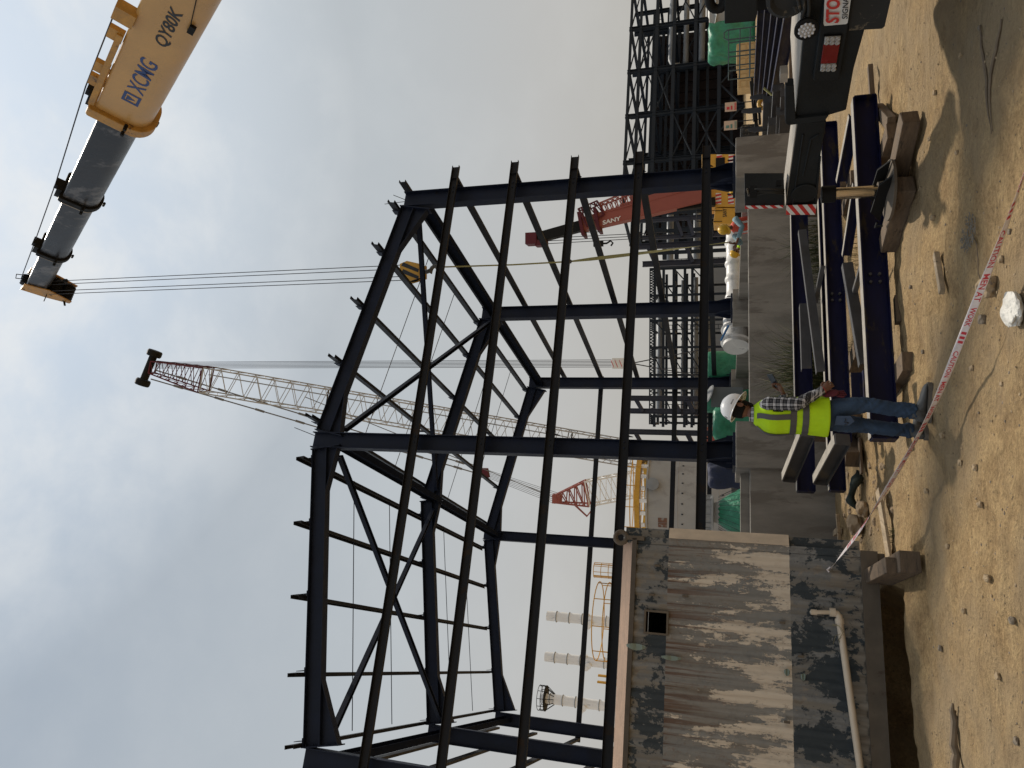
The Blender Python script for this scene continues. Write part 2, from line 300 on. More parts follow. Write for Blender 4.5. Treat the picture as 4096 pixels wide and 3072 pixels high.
# ------------------------------------------------------------------ ground
def sand_material():
    m = bpy.data.materials.new('sandy_ground'); m.use_nodes = True; t = m.node_tree; b = t.nodes['Principled BSDF']
    nn = lambda k: t.nodes.new(k); ln = lambda a, b_: t.links.new(a, b_)
    tcn = nn('ShaderNodeTexCoord')
    def noi(s, d=8, r=.6, st=None):
        n = nn('ShaderNodeTexNoise'); n.inputs['Scale'].default_value = s; n.inputs['Detail'].default_value = d; n.inputs['Roughness'].default_value = r
        if st:
            mp_ = nn('ShaderNodeMapping'); mp_.inputs['Scale'].default_value = st; ln(tcn.outputs['Object'], mp_.inputs[0]); ln(mp_.outputs[0], n.inputs[0])
        else: ln(tcn.outputs['Object'], n.inputs[0])
        return n
    big, mid, fine = noi(.55, 5), noi(3.2, 10, .68), noi(30, 6, .75)
    r = nn('ShaderNodeValToRGB'); ln(mid.outputs[0], r.inputs[0]); e = r.color_ramp.elements
    e[0].position = .30; e[0].color = (.27, .178, .09, 1); e[1].position = .70; e[1].color = (.51, .362, .19, 1)
    k = r.color_ramp.elements.new(.5); k.color = (.42, .288, .147, 1)
    mx = nn('ShaderNodeMix'); mx.data_type = 'RGBA'; mx.blend_type = 'MULTIPLY'; mx.inputs[0].default_value = 1
    r2 = nn('ShaderNodeMapRange'); ln(fine.outputs[0], r2.inputs[0])
    for i, v in zip((1, 2, 3, 4), (.3, .7, .62, 1.30)): r2.inputs[i].default_value = v
    ln(r.outputs[0], mx.inputs[6]); ln(r2.outputs[0], mx.inputs[7])
    # paler, greyer compacted patches
    mx2 = nn('ShaderNodeMix'); mx2.data_type = 'RGBA'; r3 = nn('ShaderNodeMapRange'); ln(big.outputs[0], r3.inputs[0])
    for i, v in zip((1, 2, 3, 4), (.44, .62, 0, .8)): r3.inputs[i].default_value = v
    ln(r3.outputs[0], mx2.inputs[0]); ln(mx.outputs[2], mx2.inputs[6]); mx2.inputs[7].default_value = (.345, .262, .165, 1)
    # dark specks (grit and clods)
    vo = nn('ShaderNodeTexVoronoi'); vo.inputs['Scale'].default_value = 17; ln(tcn.outputs['Object'], vo.inputs[0])
    r4 = nn('ShaderNodeMapRange'); ln(vo.outputs['Distance'], r4.inputs[0])
    for i, v in zip((1, 2, 3, 4), (.08, .17, 1, 0)): r4.inputs[i].default_value = v
    ra = nn('ShaderNodeMath'); ra.operation = 'MULTIPLY'; gt = nn('ShaderNodeMath'); gt.operation = 'GREATER_THAN'; gt.inputs[1].default_value = .66
    sp = nn('ShaderNodeSeparateColor'); ln(vo.outputs['Color'], sp.inputs[0]); ln(sp.outputs[0], gt.inputs[0]); ln(gt.outputs[0], ra.inputs[0]); ln(r4.outputs[0], ra.inputs[1])
    mx3 = nn('ShaderNodeMix'); mx3.data_type = 'RGBA'; ln(ra.outputs[0], mx3.inputs[0]); ln(mx2.outputs[2], mx3.inputs[6]); mx3.inputs[7].default_value = (.20, .15, .095, 1)
    ln(mx3.outputs[2], b.inputs['Base Color']); b.inputs['Roughness'].default_value = .95; b.inputs['Specular IOR Level'].default_value = .15
    a1 = nn('ShaderNodeMath'); a1.operation = 'ADD'; w1 = nn('ShaderNodeMath'); w1.operation = 'MULTIPLY'; w1.inputs[1].default_value = .34
    streak = noi(9, 5, .6, (.35, 1.6, 1)); a2 = nn('ShaderNodeMath'); a2.operation = 'ADD'; w2 = nn('ShaderNodeMath'); w2.operation = 'MULTIPLY'; w2.inputs[1].default_value = .5
    ln(fine.outputs[0], w1.inputs[0]); ln(mid.outputs[0], a1.inputs[0]); ln(w1.outputs[0], a1.inputs[1]); ln(streak.outputs[0], w2.inputs[0]); ln(a1.outputs[0], a2.inputs[0]); ln(w2.outputs[0], a2.inputs[1])
    a3 = nn('ShaderNodeMath'); a3.operation = 'ADD'; w3 = nn('ShaderNodeMath'); w3.operation = 'MULTIPLY'; w3.inputs[1].default_value = .12; ln(ra.outputs[0], w3.inputs[0]); ln(a2.outputs[0], a3.inputs[0]); ln(w3.outputs[0], a3.inputs[1])
    bn = nn('ShaderNodeBump'); bn.inputs['Strength'].default_value = 1.0; bn.inputs['Distance'].default_value = .10; ln(a3.outputs[0], bn.inputs['Height']); ln(bn.outputs[0], b.inputs['Normal'])
    return m
def gh(x, y):
    d = sqrt(x * x + y * y); k = max(0, min(1, (40 - d) / 25))
    h = .055 * (noise.fractal(V((x * .55, y * .75, 2.3)), 1, 2.1, 3)) + .030 * noise.fractal(V((x * 2.3, y * 2.9, 7.1)), .9, 2.1, 4) + .007 * noise.noise(V((x * 11, y * 12, 1.7)))
    q = V((x + 1.88, y - 8.86, 0)); s_, d_ = -(q.x * .9426 + q.y * .3338), -q.x * .3338 + q.y * .9426      # trench under the container, deepened to darken the gap
    f = lambda v, a, b: max(0, min(1, (v - a) / (b - a)))
    e_ = .10 * noise.noise(V((x * 1.7, y * 1.7, 5.0)))
    return (h - .012) * k - 1.3 * f(s_, .30, .75) * f(s_, 9, 7) * f(d_ + e_, -.50, -.12) * f(d_, 2.2, 1.9) + .12 * f(s_, .3, .6) * f(s_, 9, 7) * f(d_, 2.1, 2.3) * f(d_, 2.9, 2.6)  # last term: bank added behind the trench to block light
def axis(lo, hi, st, far, g):
    a = [lo + (hi - lo) * i / round((hi - lo) / st) for i in range(round((hi - lo) / st) + 1)]
    s, p = st, hi
    while p < far: s *= g; p += s; a.append(p)
    s, p = st, lo
    while p > -far: s *= g; p -= s; a.insert(0, p)
    return a
gx, gy = axis(-4.6, 4.6, .045, 1500, 1.22), axis(3.6, 10.6, .045, 1500, 1.22)
gv = [(x, y, gh(x, y)) for y in gy for x in gx]; nx = len(gx)
gf = [(j * nx + i, j * nx + i + 1, (j + 1) * nx + i + 1, (j + 1) * nx + i) for j in range(len(gy) - 1) for i in range(nx - 1)]
gm = bpy.data.meshes.new('ground'); gm.from_pydata(gv, [], gf)
tag(link_mesh('ground', gm, sand_material(), smooth=True), 'sandy building site ground with stones and clods', kind='structure')

# ------------------------------------------------------------------ concrete substructure
HE, HR, ZB = 9.15, 10.29, 1.611
D1, D2, WA, WC = 6.19, 12.34, -6.0, -12.06
pl = thing('concrete_plinth', W(-6, 0, 0), 'long grey concrete plinth wall with raised pedestals carrying the navy steel skeleton', 'plinth')
def bld(mb, lo, hi):                                 # a box in building directions
    c = W((lo[0] + hi[0]) / 2, (lo[1] + hi[1]) / 2, (lo[2] + hi[2]) / 2)
    return mb.box(c, ex * (hi[0] - lo[0]) / 2, ey * (hi[1] - lo[1]) / 2, UZ * (hi[2] - lo[2]) / 2)
b_ = MB(); bld(b_, (WC - .3, -.50, -.2), (.35, -.17, 1.345)); b_.build('wall', M['concrete'], pl, bevel=.012)
b_ = MB(); bld(b_, (WC - .3, -.15, -.2), (WA - .1, .12, 1.50)); b_.build('upper_wall', M['concrete'], pl, bevel=.012)
b_ = MB(); bld(b_, (.05, .5, -.2), (.30, D2, 1.42)); b_.build('side_wall', M['concrete'], pl, bevel=.012)
b_ = MB(); bld(b_, (WC - .1, D2 - .15, -.2), (-.4, D2 + .12, 1.57)); b_.build('rear_wall', M['concrete'], pl, bevel=.012)
b_ = MB(); bld(b_, (WC, .13, -.2), (.04, D2 - .16, .42)); b_.build('floor_slab', M['concrete'], pl)
for x, y, sx, sy in ((.02, 0, .50, .62), (WA, 0, .42, .60), (WC, 0, .42, .6), (0, D1, .40, .42), (WC, D1, .4, .42), (0, D2, .4, .42), (WA, D2, .38, .40), (WC, D2, .4, .42)):
    b_ = MB(); bld(b_, (x - sx, y - sy, -.2), (x + sx, y + sy, ZB - .03)); b_.build('pedestal', M['concrete'], pl, bevel=.02)

# ------------------------------------------------------------------ steel frame
fr = thing('steel_shed', W(-6, D1, ZB), 'dark navy steel skeleton of a gabled shed, standing on the concrete pedestals', 'building')
st_ = M['steel']
def roofz(x): return HE + (HR - HE) * (-x / 6.0) if x > WA else HR - (HR - HE) * ((-x - 6) / 6.06)
def column(x, y, top, D=.36, F=.22, gusset=True):
    m = MB(); m.ibeam(W(x, y, ZB + .02), W(x, y, top), D, F, .018, .012, upv=ex); o = m.build('column', st_, fr)
    b = MB(); bld(b, (x - D / 2 - .14, y - F / 2 - .16, ZB - .03), (x + D / 2 + .14, y + F / 2 + .16, ZB + .018)); b.build('base_plate', st_, o)
    for sx in (-1, 1):
        xo = x + sx * D / 2; g = MB()
        g.prism([W(xo, y - .006, ZB + .02), W(xo + sx * .13, y - .006, ZB + .02), W(xo + sx * .13, y - .006, ZB + .12), W(xo, y - .006, ZB + .5)], ey * .012); g.build('gusset', st_, o)
        for sy in (-1, 1):
            g = MB(); g.prism([W(x + sx * (D / 2 - .02), y + sy * .012, ZB + .02), W(x + sx * (D / 2 - .02), y + sy * (F / 2 + .13), ZB + .02), W(x + sx * (D / 2 - .02), y + sy * (F / 2 + .13), ZB + .14), W(x + sx * (D / 2 - .02), y + sy * (F / 2), ZB + .42)], ex * sx * .012); g.build('gusset', st_, o)
    bo = MB()
    for sx in (-1, 1):
        for sy in (-1, 1): bo.tube(W(x + sx * (D / 2 + .08), y + sy * (F / 2 + .09), ZB), W(x + sx * (D / 2 + .08), y + sy * (F / 2 + .09), ZB + .13), .016, 6)
    bo.build('anchor_bolts', st_, o)
    return o
for x, y in ((0, 0), (WA, 0), (WC, 0), (0, D1), (WC, D1), (0, D2), (WA, D2), (WC, D2)):
    column(x, y, (HR if x == WA else HE) + .02, .34 if x == WA else .40)
for y in (0, D1, D2):
    for x0, x1 in ((0, WA), (WC, WA)):
        s = -1 if x1 < x0 else 1; RD = .34
        cap = .175 if y != D1 else 0.012
        a, b = W(x0 + s * .21, y, roofz(x0 + s * .21) - RD / 2), W(x1 - s * cap, y, roofz(x1 - s * cap) - RD / 2)
        m = MB(); upn = (b - a).cross(ey); upn = upn if upn.z > 0 else -upn
        m.ibeam(a, b, RD, .20, .014, .010, upv=upn.normalized()); o = m.build('rafter', st_, fr)
        for e0, e1, hd, hl in ((a, b, .36, 1.15), (b, a, .26, .95)):
            d = (e1 - e0).normalized(); n = upn.normalized(); q = e0 - n * (RD / 2 - .004)
            h = MB(); h.prism([q - ey * .006, q - ey * .006 + d * hl, q - ey * .006 - n * hd], ey * .012)
            fa, fb = q - n * hd, q + d * hl; h.bar(fa, fb, .18, .012, n)
            h.prism([e0 + n * (RD / 2 + .03) - ey * .11 + d * .002, e0 + n * (RD / 2 + .03) + ey * .11 + d * .002, e0 - n * (RD / 2 + hd + .05) + ey * .11 + d * .002, e0 - n * (RD / 2 + hd + .05) - ey * .11 + d * .002], d * .022)
            for k in range(5):
                for sy in (-1, 1): p = e0 + n * (RD / 2 - .04 - k * (RD + hd - .06) / 4.4) + ey * sy * .06; h.tube(p + d * .02, p + d * .06, .014, 6)
            h.build('haunch', st_, o)
# front girts, one long run each, carried on cleats
G = (2.166, 3.571, 4.991, 6.382, 7.814)
for i, z in enumerate(G):
    m = MB(); m.chan(W(.62, -.30 if i else -.30, z), W(WC - 1.2, -.30, z), .17, .075, .009, UZ, -1); o = m.build('girt', M['girt'], fr)
    c = MB()
    for x in (0, WA, WC):
        c.prism([W(x + .21, -.12, z - .14), W(x + .21, -.30, z + .02), W(x + .21, -.12, z + .02)], ex * .012); bld(c, (x - .12, -.225, z + .088), (x + .12, -.12, z + .100))
        for s in (-1, 1): c.tube(W(x + s * .06, -.30, z), W(x + s * .06, -.33, z), .016, 6)
    c.build('cleat', st_, o)
# side girts at the same levels on both long sides
for xo, s in ((.28, 1), (WC - .28, -1)):
    for z in G + (HE - .02,):
        m = MB(); m.chan(W(xo, -.36, z), W(xo, D2 + .3, z), .16, .065, .008, UZ, s); m.build('side_girt', M['girt'], fr)
# rear girts seen between the front bays
for z in (3.57, 6.38):
    m = MB(); m.chan(W(.4, D2 + .30, z), W(WC - .4, D2 + .30, z), .17, .07, .008, UZ, 1); m.build('rear_girt', M['girt'], fr)
for z in (2.3,):
    m = MB(); m.chan(W(.4, D2 + .30, z), W(WC - .4, D2 + .30, z), .15, .07, .008, UZ, 1); m.build('rear_girt', M['girt'], fr)
# purlins with cleats standing on the rafters
for x in (-.30, -1.42, -2.82, -4.22, -5.60, -6.44, -7.78, -9.20, -10.60, -11.80):
    z = roofz(x); n = 1 if x > WA else -1
    un = V((ex.x * n * (HR - HE) / 6, ex.y * n * (HR - HE) / 6, 1)).normalized()
    m = MB(); m.chan(W(x, -.38, z) + un * .115, W(x, D2 + .3, z) + un * .115, .18, .07, .006, un, n); o = m.build('purlin', M['girt'], fr)
    c = MB()
    for y in (0, D1, D2):
        p = W(x - n * .03, y - .09, z) + un * .005; c.prism([p, p + ey * .18, p + ey * .18 + un * .20, p + un * .20], ex * -n * .012); c.bar(p - ey * .02 + un * .01, p + ey * .2 + un * .01, .12, .016, un)
    c.build('cleat', st_, o)
# tie beams along eaves and ridge, below the rafters
for x, z, d in ((-.02, HE - .42, .28), (WC + .02, HE - .42, .28), (WA, HR - .50, .30)):
    for y0, y1 in ((.02, D1), (D1, D2)):
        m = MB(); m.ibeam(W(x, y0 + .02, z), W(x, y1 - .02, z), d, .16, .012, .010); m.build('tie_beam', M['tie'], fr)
# roof bracing crosses in the front bays
for xe in (-.35, WC + .35):
    xr = WA + (.30 if xe > WA else -.30)
    for ya, yb in ((.15, D1 - .15), (D1 - .15, .15)):
        m = MB(); a, b = W(xe, ya, roofz(xe) - .36), W(xr, yb, roofz(xr) - .36 - (.13 if ya > 1 else 0))
        m.bar(a, b, .10, .012); m.bar(a, b, .012, .10, UZ, (.045, -.05)); m.bar(a, b, .012, .10, UZ, (-.045, -.05)); m.build('brace', st_, fr)
# sag rods between purlins
for yy in (D1 * .34, D1 * .67, D1 + 2.1, D1 + 4.1):
    for a, b in ((-.3, WA + .4), (WC + .3, WA - .4)):
        m = MB(); m.tube(W(a, yy, roofz(a) + .12), W(b, yy, roofz(b) + .12), .010, 6); m.build('sag_rod', st_, fr)
# loose wires at the eaves
for x, y, z, dx, dz in ((-.05, -.05, HE, -.1, .45), (.08, .1, HE, .12, .35), (WA + .1, 0, HR, .15, .5)):
    m = MB(); m.tube(W(x, y, z), W(x + dx, y - .1, z + dz), .008, 5); m.build('wire', M['cable'], fr)
# ------------------------------------------------------------------ site container on the left
CY = radians(19.5); cx = V((cos(CY), sin(CY), 0)); cy = V((-sin(CY), cos(CY), 0)); C0 = V((-1.88, 8.86, 0))
def K(s, d, z): return C0 - cx * s + cy * d + UZ * z          # s metres left of its right end, d behind its face
def atk(x, y, off=0.0): return atp(x, y, C0 - cy * off, cy)
def container_paint(sheet=True):
    m = bpy.data.materials.new('peeling_container_paint'); m.use_nodes = True; t = m.node_tree; b = t.nodes['Principled BSDF']
    nn = lambda k: t.nodes.new(k); ln = lambda a, b_: t.links.new(a, b_)
    tcn = nn('ShaderNodeTexCoord'); sx = nn('ShaderNodeSeparateXYZ'); ln(tcn.outputs['Object'], sx.inputs[0])
    def noi(st, s, d=8, r=.65, dist=0.0):
        mp_ = nn('ShaderNodeMapping'); mp_.inputs['Scale'].default_value = st; ln(tcn.outputs['Object'], mp_.inputs[0])
        n = nn('ShaderNodeTexNoise'); n.inputs['Scale'].default_value = s; n.inputs['Detail'].default_value = d; n.inputs['Roughness'].default_value = r; n.inputs['Distortion'].default_value = dist
        ln(mp_.outputs[0], n.inputs[0]); return n.outputs[0]
    def ss(v, a, c, lo=0, hi=1):
        r = nn('ShaderNodeMapRange'); ln(v, r.inputs[0])
        for i, q in zip((1, 2, 3, 4), (a, c, lo, hi)): r.inputs[i].default_value = q
        return r.outputs[0]
    def mixc(f, a, c):
        x = nn('ShaderNodeMix'); x.data_type = 'RGBA'
        if hasattr(f, 'links'): ln(f, x.inputs[0])
        else: x.inputs[0].default_value = f
        for s_, i in ((a, 6), (c, 7)):
            if hasattr(s_, 'links'): ln(s_, x.inputs[i])
            else: x.inputs[i].default_value = (*s_, 1)
        return x.outputs[2]
    def mth(op, a, c):
        x = nn('ShaderNodeMath'); x.operation = op
        for s_, i in ((a, 0), (c, 1)):
            if hasattr(s_, 'links'): ln(s_, x.inputs[i])
            else: x.inputs[i].default_value = s_
        return x.outputs[0]
    z = sx.outputs[2]
    patch = noi((1.7, 1.7, .42), 3.0, 12, .70, .2); patch2 = noi((1, 1, .75), 3.0, 12, .70, .25); fine = noi((1, 1, 1), 22, 6, .7)
    streak = noi((11, 11, .35), 1.0, 5, .6); streak2 = noi((16, 16, .5), 1.3, 5, .6); blotch = noi((1, 1, .35), 2.2, 5)
    # bare weathered sheet under the paint: grey-brown with vertical streaks
    bare = mixc(ss(streak, .35, .68), (.265, .26, .245), (.165, .142, .115)); bare = mixc(ss(blotch, .46, .62), bare, (.20, .205, .20)); bare = mixc(ss(fine, .3, .7, 0, .35), bare, (.30, .285, .26))
    cream = mixc(ss(streak2, .4, .75), (.66, .58, .475), (.53, .45, .36))
    navy = mixc(ss(patch2, .4, .8), (.040, .050, .058), (.070, .082, .088))
    primer = mixc(ss(streak, .35, .68), mixc(ss(fine, .3, .7), (.17, .175, .175), (.25, .25, .245)), (.14, .13, .115))
    # cream keeps to the lower half of its band, flakes away above
    hz = ss(z, 1.05, 2.40, .055, -.115); keep = ss(mth('ADD', mth('ADD', patch, hz), ss(fine, .25, .75, -.05, .05)), .50, .515)
    body = mixc(keep, bare, cream)
    pk = ss(mth('ADD', patch2, ss(fine, .25, .75, -.035, .035)), .49, .505); dk = mixc(pk, navy, mixc(ss(streak, .5, .6), primer, (.21, .195, .17)))
    lowbare = ss(mth('ADD', patch2, ss(z, .30, .62, .16, 0)), .585, .61); dk = mixc(lowbare, dk, mixc(ss(streak, .4, .65), (.26, .235, .20), (.17, .145, .115)))
    band = mth('MULTIPLY', mth('GREATER_THAN', z, 1.05), mth('LESS_THAN', z, 2.40))
    col = mixc(band, dk, body)
    # rust running down from the upper seam
    rz = mth('MULTIPLY', ss(z, 1.35, 2.42, 0, 1), band); rust = mth('MULTIPLY', ss(mth('ADD', streak2, mth('MULTIPLY', rz, .10)), .60, .68), rz)
    col = mixc(mth('MULTIPLY', rust, .8), col, (.105, .048, .026))
    edge = mth('MULTIPLY', ss(patch, .47, .50), ss(patch, .53, .50)); col = mixc(mth('MULTIPLY', mth('MULTIPLY', edge, band), ss(fine, .5, .62, 0, .7)), col, (.16, .10, .065))
    ln(col, b.inputs['Base Color']); b.inputs['Roughness'].default_value = .75; b.inputs['Specular IOR Level'].default_value = .3
    bn = nn('ShaderNodeBump'); bn.inputs['Strength'].default_value = .55; bn.inputs['Distance'].default_value = .012; h = mth('ADD', mth('MULTIPLY', keep, .6), mth('ADD', mth('MULTIPLY', pk, -.5), mth('MULTIPLY', fine, .4))); ln(h, bn.inputs['Height']); ln(bn.outputs[0], b.inputs['Normal'])
    return m
M['cont'] = container_paint()
M['rim'] = mat('weathered_roof_rim', (.40, .275, .20), .85, 0, .18, 7, (.22, .15, .11), .62, bump=.4, stretch=(1, 1, 6))
M['rail_brown'] = mat('rusty_bottom_rail', (.115, .092, .068), .85, 0, .25, 5, (.075, .05, .035), .58)
ct = thing('site_container', C0, 'weathered site container banded cream and dark slate, its paint peeling to bare grey sheet', 'container')
Z0, Z1, ZT, LEN, DEP = .135, .305, 2.83, 6.0, 2.4
ha = atk(1396, 1321); hb = atk(1439, 1369); hs = sorted((-(ha - C0).dot(cx), -(hb - C0).dot(cx))); hz_ = sorted((ha.z, hb.z))
def rib(s):
    p = (s % .165) / .165; return .030 * max(0, min(1, (abs(p - .5) - .16) / .12))
ss_ = [i * .0165 for i in range(int(LEN / .0165) + 1)]; m_ = MB()
for a, b in zip(ss_[:-1], ss_[1:]):
    zs = [Z1, .9, 1.6, 2.3, ZT]; hole = b > hs[0] and a < hs[1]
    if hole: zs = [Z1, .9, 1.6, hz_[0], hz_[1], ZT]
    for q, r in zip(zs[:-1], zs[1:]):
        if hole and q == hz_[0]: continue
        m_.add([K(a, rib(a), q), K(b, rib(b), q), K(b, rib(b), r), K(a, rib(a), r)], [(0, 1, 2, 3)])
o = m_.build('corrugated_side', M['cont'], ct, smooth=True, weld=True)
m_ = MB(); m_.hexa([K(0, .03, Z1), K(LEN, .03, Z1), K(LEN, DEP, Z1), K(0, DEP, Z1), K(0, .03, Z1 + .02), K(LEN, .03, Z1 + .02), K(LEN, DEP, Z1 + .02), K(0, DEP, Z1 + .02)])
m_.hexa([K(0.02, DEP - .04, Z1 + .02), K(LEN, DEP - .04, Z1 + .02), K(LEN, DEP, Z1 + .02), K(0.02, DEP, Z1 + .02), K(0.02, DEP - .04, ZT), K(LEN, DEP - .04, ZT), K(LEN, DEP, ZT), K(0.02, DEP, ZT)])
for s in (.02, LEN - .04): m_.hexa([K(s, .06, Z1 + .02), K(s + .04, .06, Z1 + .02), K(s + .04, DEP - .04, Z1 + .02), K(s, DEP - .04, Z1 + .02), K(s, .06, ZT), K(s + .04, .06, ZT), K(s + .04, DEP - .04, ZT), K(s, DEP - .04, ZT)])
m_.build('shell', M['cont'], ct)
m_ = MB(); m_.hexa([K(0, .1, ZT + .01), K(LEN, .1, ZT + .01), K(LEN, DEP, ZT + .01), K(0, DEP, ZT + .01), K(0, .25, ZT + .10), K(LEN, .25, ZT + .10), K(LEN, DEP, ZT + .10), K(0, DEP, ZT + .10)]); m_.build('roof', M['dustlit'], ct)
m_ = MB(); m_.prism([K(.02, -.01, ZT - .005), K(.02, .10, ZT - .005), K(.02, .22, ZT + .11), K(.02, .13, ZT + .125)], -cx * LEN); m_.build('roof_rim', M['rim'], ct)
m_ = MB(); m_.prism([K(-.02, -.02, ZT - .055), K(-.02, .05, ZT - .055), K(-.02, .05, ZT), K(-.02, -.02, ZT)], -cx * LEN); m_.build('top_rail', mat('top_rail_brown', (.085, .07, .055), .8, 0, .3, 5, (.12, .10, .08), .6), ct)
m_ = MB(); m_.prism([K(-.04, -.02, Z0), K(-.04, .14, Z0), K(-.04, .14, Z1 + .005), K(-.04, -.02, Z1 + .005)], -cx * LEN); m_.build('bottom_rail', M['rail_brown'], ct)
m_ = MB(); m_.prism([K(-.045, .015, .16), K(.035, .015, .16), K(.035, .16, .16), K(-.045, .16, .16)], UZ * (ZT - .10)); m_.build('corner_post', M['cont'], ct)
m_ = MB(); m_.prism([K(-.16, .10, Z0 + .16), K(-.045, .10, Z0 + .16), K(-.045, .14, Z0 + .16), K(-.16, .14, Z0 + .16)], UZ * (ZT - .2)); m_.build('door_post', M['cont'], ct)
m_ = MB(); m_.hexa([K(*p) for p in ((-.045, -.01, 1.05), (-.175, .06, 1.05), (-.175, .12, 1.05), (-.045, .12, 1.05), (-.045, -.01, 2.40), (-.175, .06, 2.40), (-.175, .12, 2.40), (-.045, .12, 2.40))]); m_.build('door_edge', M['post'], ct)
m_ = MB(); m_.prism([K(-.02, .0, .06), K(.05, .0, .06), K(.05, .12, .06), K(-.02, .12, .06)], UZ * .10); m_.build('foot', M['rail_brown'], ct)
# lifting lug
l0 = K(-.02, .03, ZT + .02); m_ = MB(); m_.bar(l0 - UZ * .16, l0 + UZ * .05, .10, .05, cx); R = [l0 + UZ * .125 + cx * (.068 * cos(a)) + UZ * (.068 * sin(a)) for a in [i * pi / 9 for i in range(18)]]
m_.path(R, .030, 8, True); m_.build('lifting_lug', M['rail_brown'], ct, smooth=False)
# opening with frame
m_ = MB(); fw_ = .022
for a, b, q, r in ((hs[0], hs[1], hz_[0] - fw_, hz_[0]), (hs[0], hs[1], hz_[1], hz_[1] + fw_), (hs[0] - fw_, hs[0], hz_[0] - fw_, hz_[1] + fw_), (hs[1], hs[1] + fw_, hz_[0] - fw_, hz_[1] + fw_)):
    m_.hexa([K(a, -.02, q), K(b, -.02, q), K(b, .05, q), K(a, .05, q), K(a, -.02, r), K(b, -.02, r), K(b, .05, r), K(a, .05, r)])
m_.build('opening_frame', M['rail_brown'], ct)
# small brackets and a loose flap of paint film
m_ = MB()
for x, y in ((1420, 1222), (1408, 1285), (1480, 1288), (1730, 1418), (1690, 1345), (1700, 1560)):
    p = atk(x, y, .01); m_.box(p, cx * .012, cy * .02, UZ * .03)
m_.build('bracket', M['rail_brown'], ct)
for x, y, wd, ht in ((1374, 1395, .05, .22), (1450, 1420, .035, .22), (1700, 1450, .05, .06), (1735, 1460, .05, .05)):
    p = atk(x, y, .012); m_ = MB(); n_ = 6
    vs = [p + UZ * (ht * (i / n_ - .5) * 2 * .5) - cy * (.012 * sin(i * 1.7)) + cx * (sg * wd * (.25 + .75 * sin(pi * (i + .3) / (n_ + .6)))) * (.5 if sg > 0 else 1) - cy * (.03 if sg > 0 else 0) for i in range(n_ + 1) for sg in (-1, 1)]
    m_.add(vs, [(2 * i, 2 * i + 1, 2 * i + 3, 2 * i + 2) for i in range(n_)]); m_.build('paint_flake', mat('mint_paint_flake', (.19, .235, .20), .7, 0, .15, 9), ct)
# drain pipe on the container face
pa, pb, pc, pe = (atk(1754, 1322, .04), atk(1800, 1323, .085), atk(1812, 1330, .085), atk(1861, 1680, .085))
pv = thing('drain_pipe', atk(1812, 1330, .085), 'cream plastic drain pipe with an elbow, running along the foot of the container', 'pipe')
m_ = MB(); q = pe + (pe - pc) * .6
m_.path([pb, pb + (pc - pb) * .45 - UZ * .012, pc - UZ * .004 - cx * .01, pc + (q - pc).normalized() * .04, pc + (q - pc) * .3, q], .036, 14); m_.build('long_pipe', M['pvc'], pv, smooth=True)
m_ = MB(); m_.path([pa + cy * .05, pa, pa - UZ * .03, pb], .022, 12); m_.build('inlet_pipe', M['pvc'], pv, smooth=True)
m_ = MB(); m_.tube(pb + UZ * .035, pb - UZ * .022, .045, 16); dd = (q - pc).normalized(); m_.tube(pc + dd * .03, pc + dd * .085, .046, 16); m_.tube(pa + UZ * .012, pa - UZ * .05, .030, 12); m_.build('coupling', M['pvc'], pv)
m_ = MB(); c_ = pc + dd * .16
for k in range(5):
    a = random.uniform(0, 6.28); m_.path([c_ + V((random.uniform(-.02, .02), -.04, random.uniform(-.03, .03))), c_ + V((cos(a) * .08, -.06, sin(a) * .07)), c_ + V((cos(a + .6) * .15, -.05, sin(a + .4) * .13))], .0025, 5)
m_.build('tie_wire', M['dry'], pv)
p = atz(1893, 1370, .10); m_ = MB(); m_.tube(p + cy * .1 - UZ * .02, p + cy * 1.2 - UZ * .02, .07, 14); tag(m_.build('pipe_stub', M['dustlit'], origin=p), 'short pale pipe end showing in the dark gap under the container', 'pipe')

# ------------------------------------------------------------------ timbers
def timber(c, d, L_, wd, ht, label, cat='timber', m='wood', group=None, name='timber', bev=.008, tilt=0):
    d = V((d[0], d[1], 0)).normalized(); c = V(c); d = (d + UZ * tilt).normalized(); b = MB(); sd = d.cross(UZ).normalized(); u = sd.cross(d)
    b.box(c, d * L_ / 2, sd * wd / 2, u * ht / 2); o = b.build(name, M[m], origin=c, bevel=bev)
    for v in o.data.vertices: v.co += V((noise.noise(v.co * 9 + c), noise.noise(v.co * 9 + c * 2), noise.noise(v.co * 9 + c * 3))) * .008
    return tag(o, label, cat, group)
q = atz(1988, 1215)
timber(q + cy * .66 + UZ * .085, cy, 1.35, .20, .18, 'thick square timber sleeper on the ground under the right end of the container')
timber(q + cy * .74 + UZ * .225 - cx * .03, cy, 1.25, .15, .10, 'thinner timber laid on the sleeper under the container corner')
q = atz(1925, 1150); timber(q + UZ * .06, (.85, .5), 1.0, .16, .035, 'loose grey board leaning beside the sleepers at the container corner', 'board', 'woodl', tilt=.05)
q = atz(1825, 1165); timber(q + UZ * .08, (1, .25), .75, .05, .05, 'thin batten propped on a block near the container and wall', 'board', 'woodl', tilt=.03)
timber(atz(1815, 1150) + UZ * .04, cy, .35, .09, .09, 'small wood block under the thin batten beside the wall', 'timber', 'woodl')
q0, q1 = atz(1912, 553), atz(2050, 645)
a, b = atz(2028, 549), atz(2043, 631); timber((a + b) / 2 + UZ * .022, b - a, (b - a).length, .075, .045, 'long pale plank lying on the open sand', 'plank', 'woodl')
a, b = atz(1975, 400), atz(1938, 526); timber((a + b) / 2 + UZ * .085, b - a, (b - a).length + .05, .20, .17, 'long heavy timber block under the outrigger pad, its cracked end towards the camera', bev=.012)
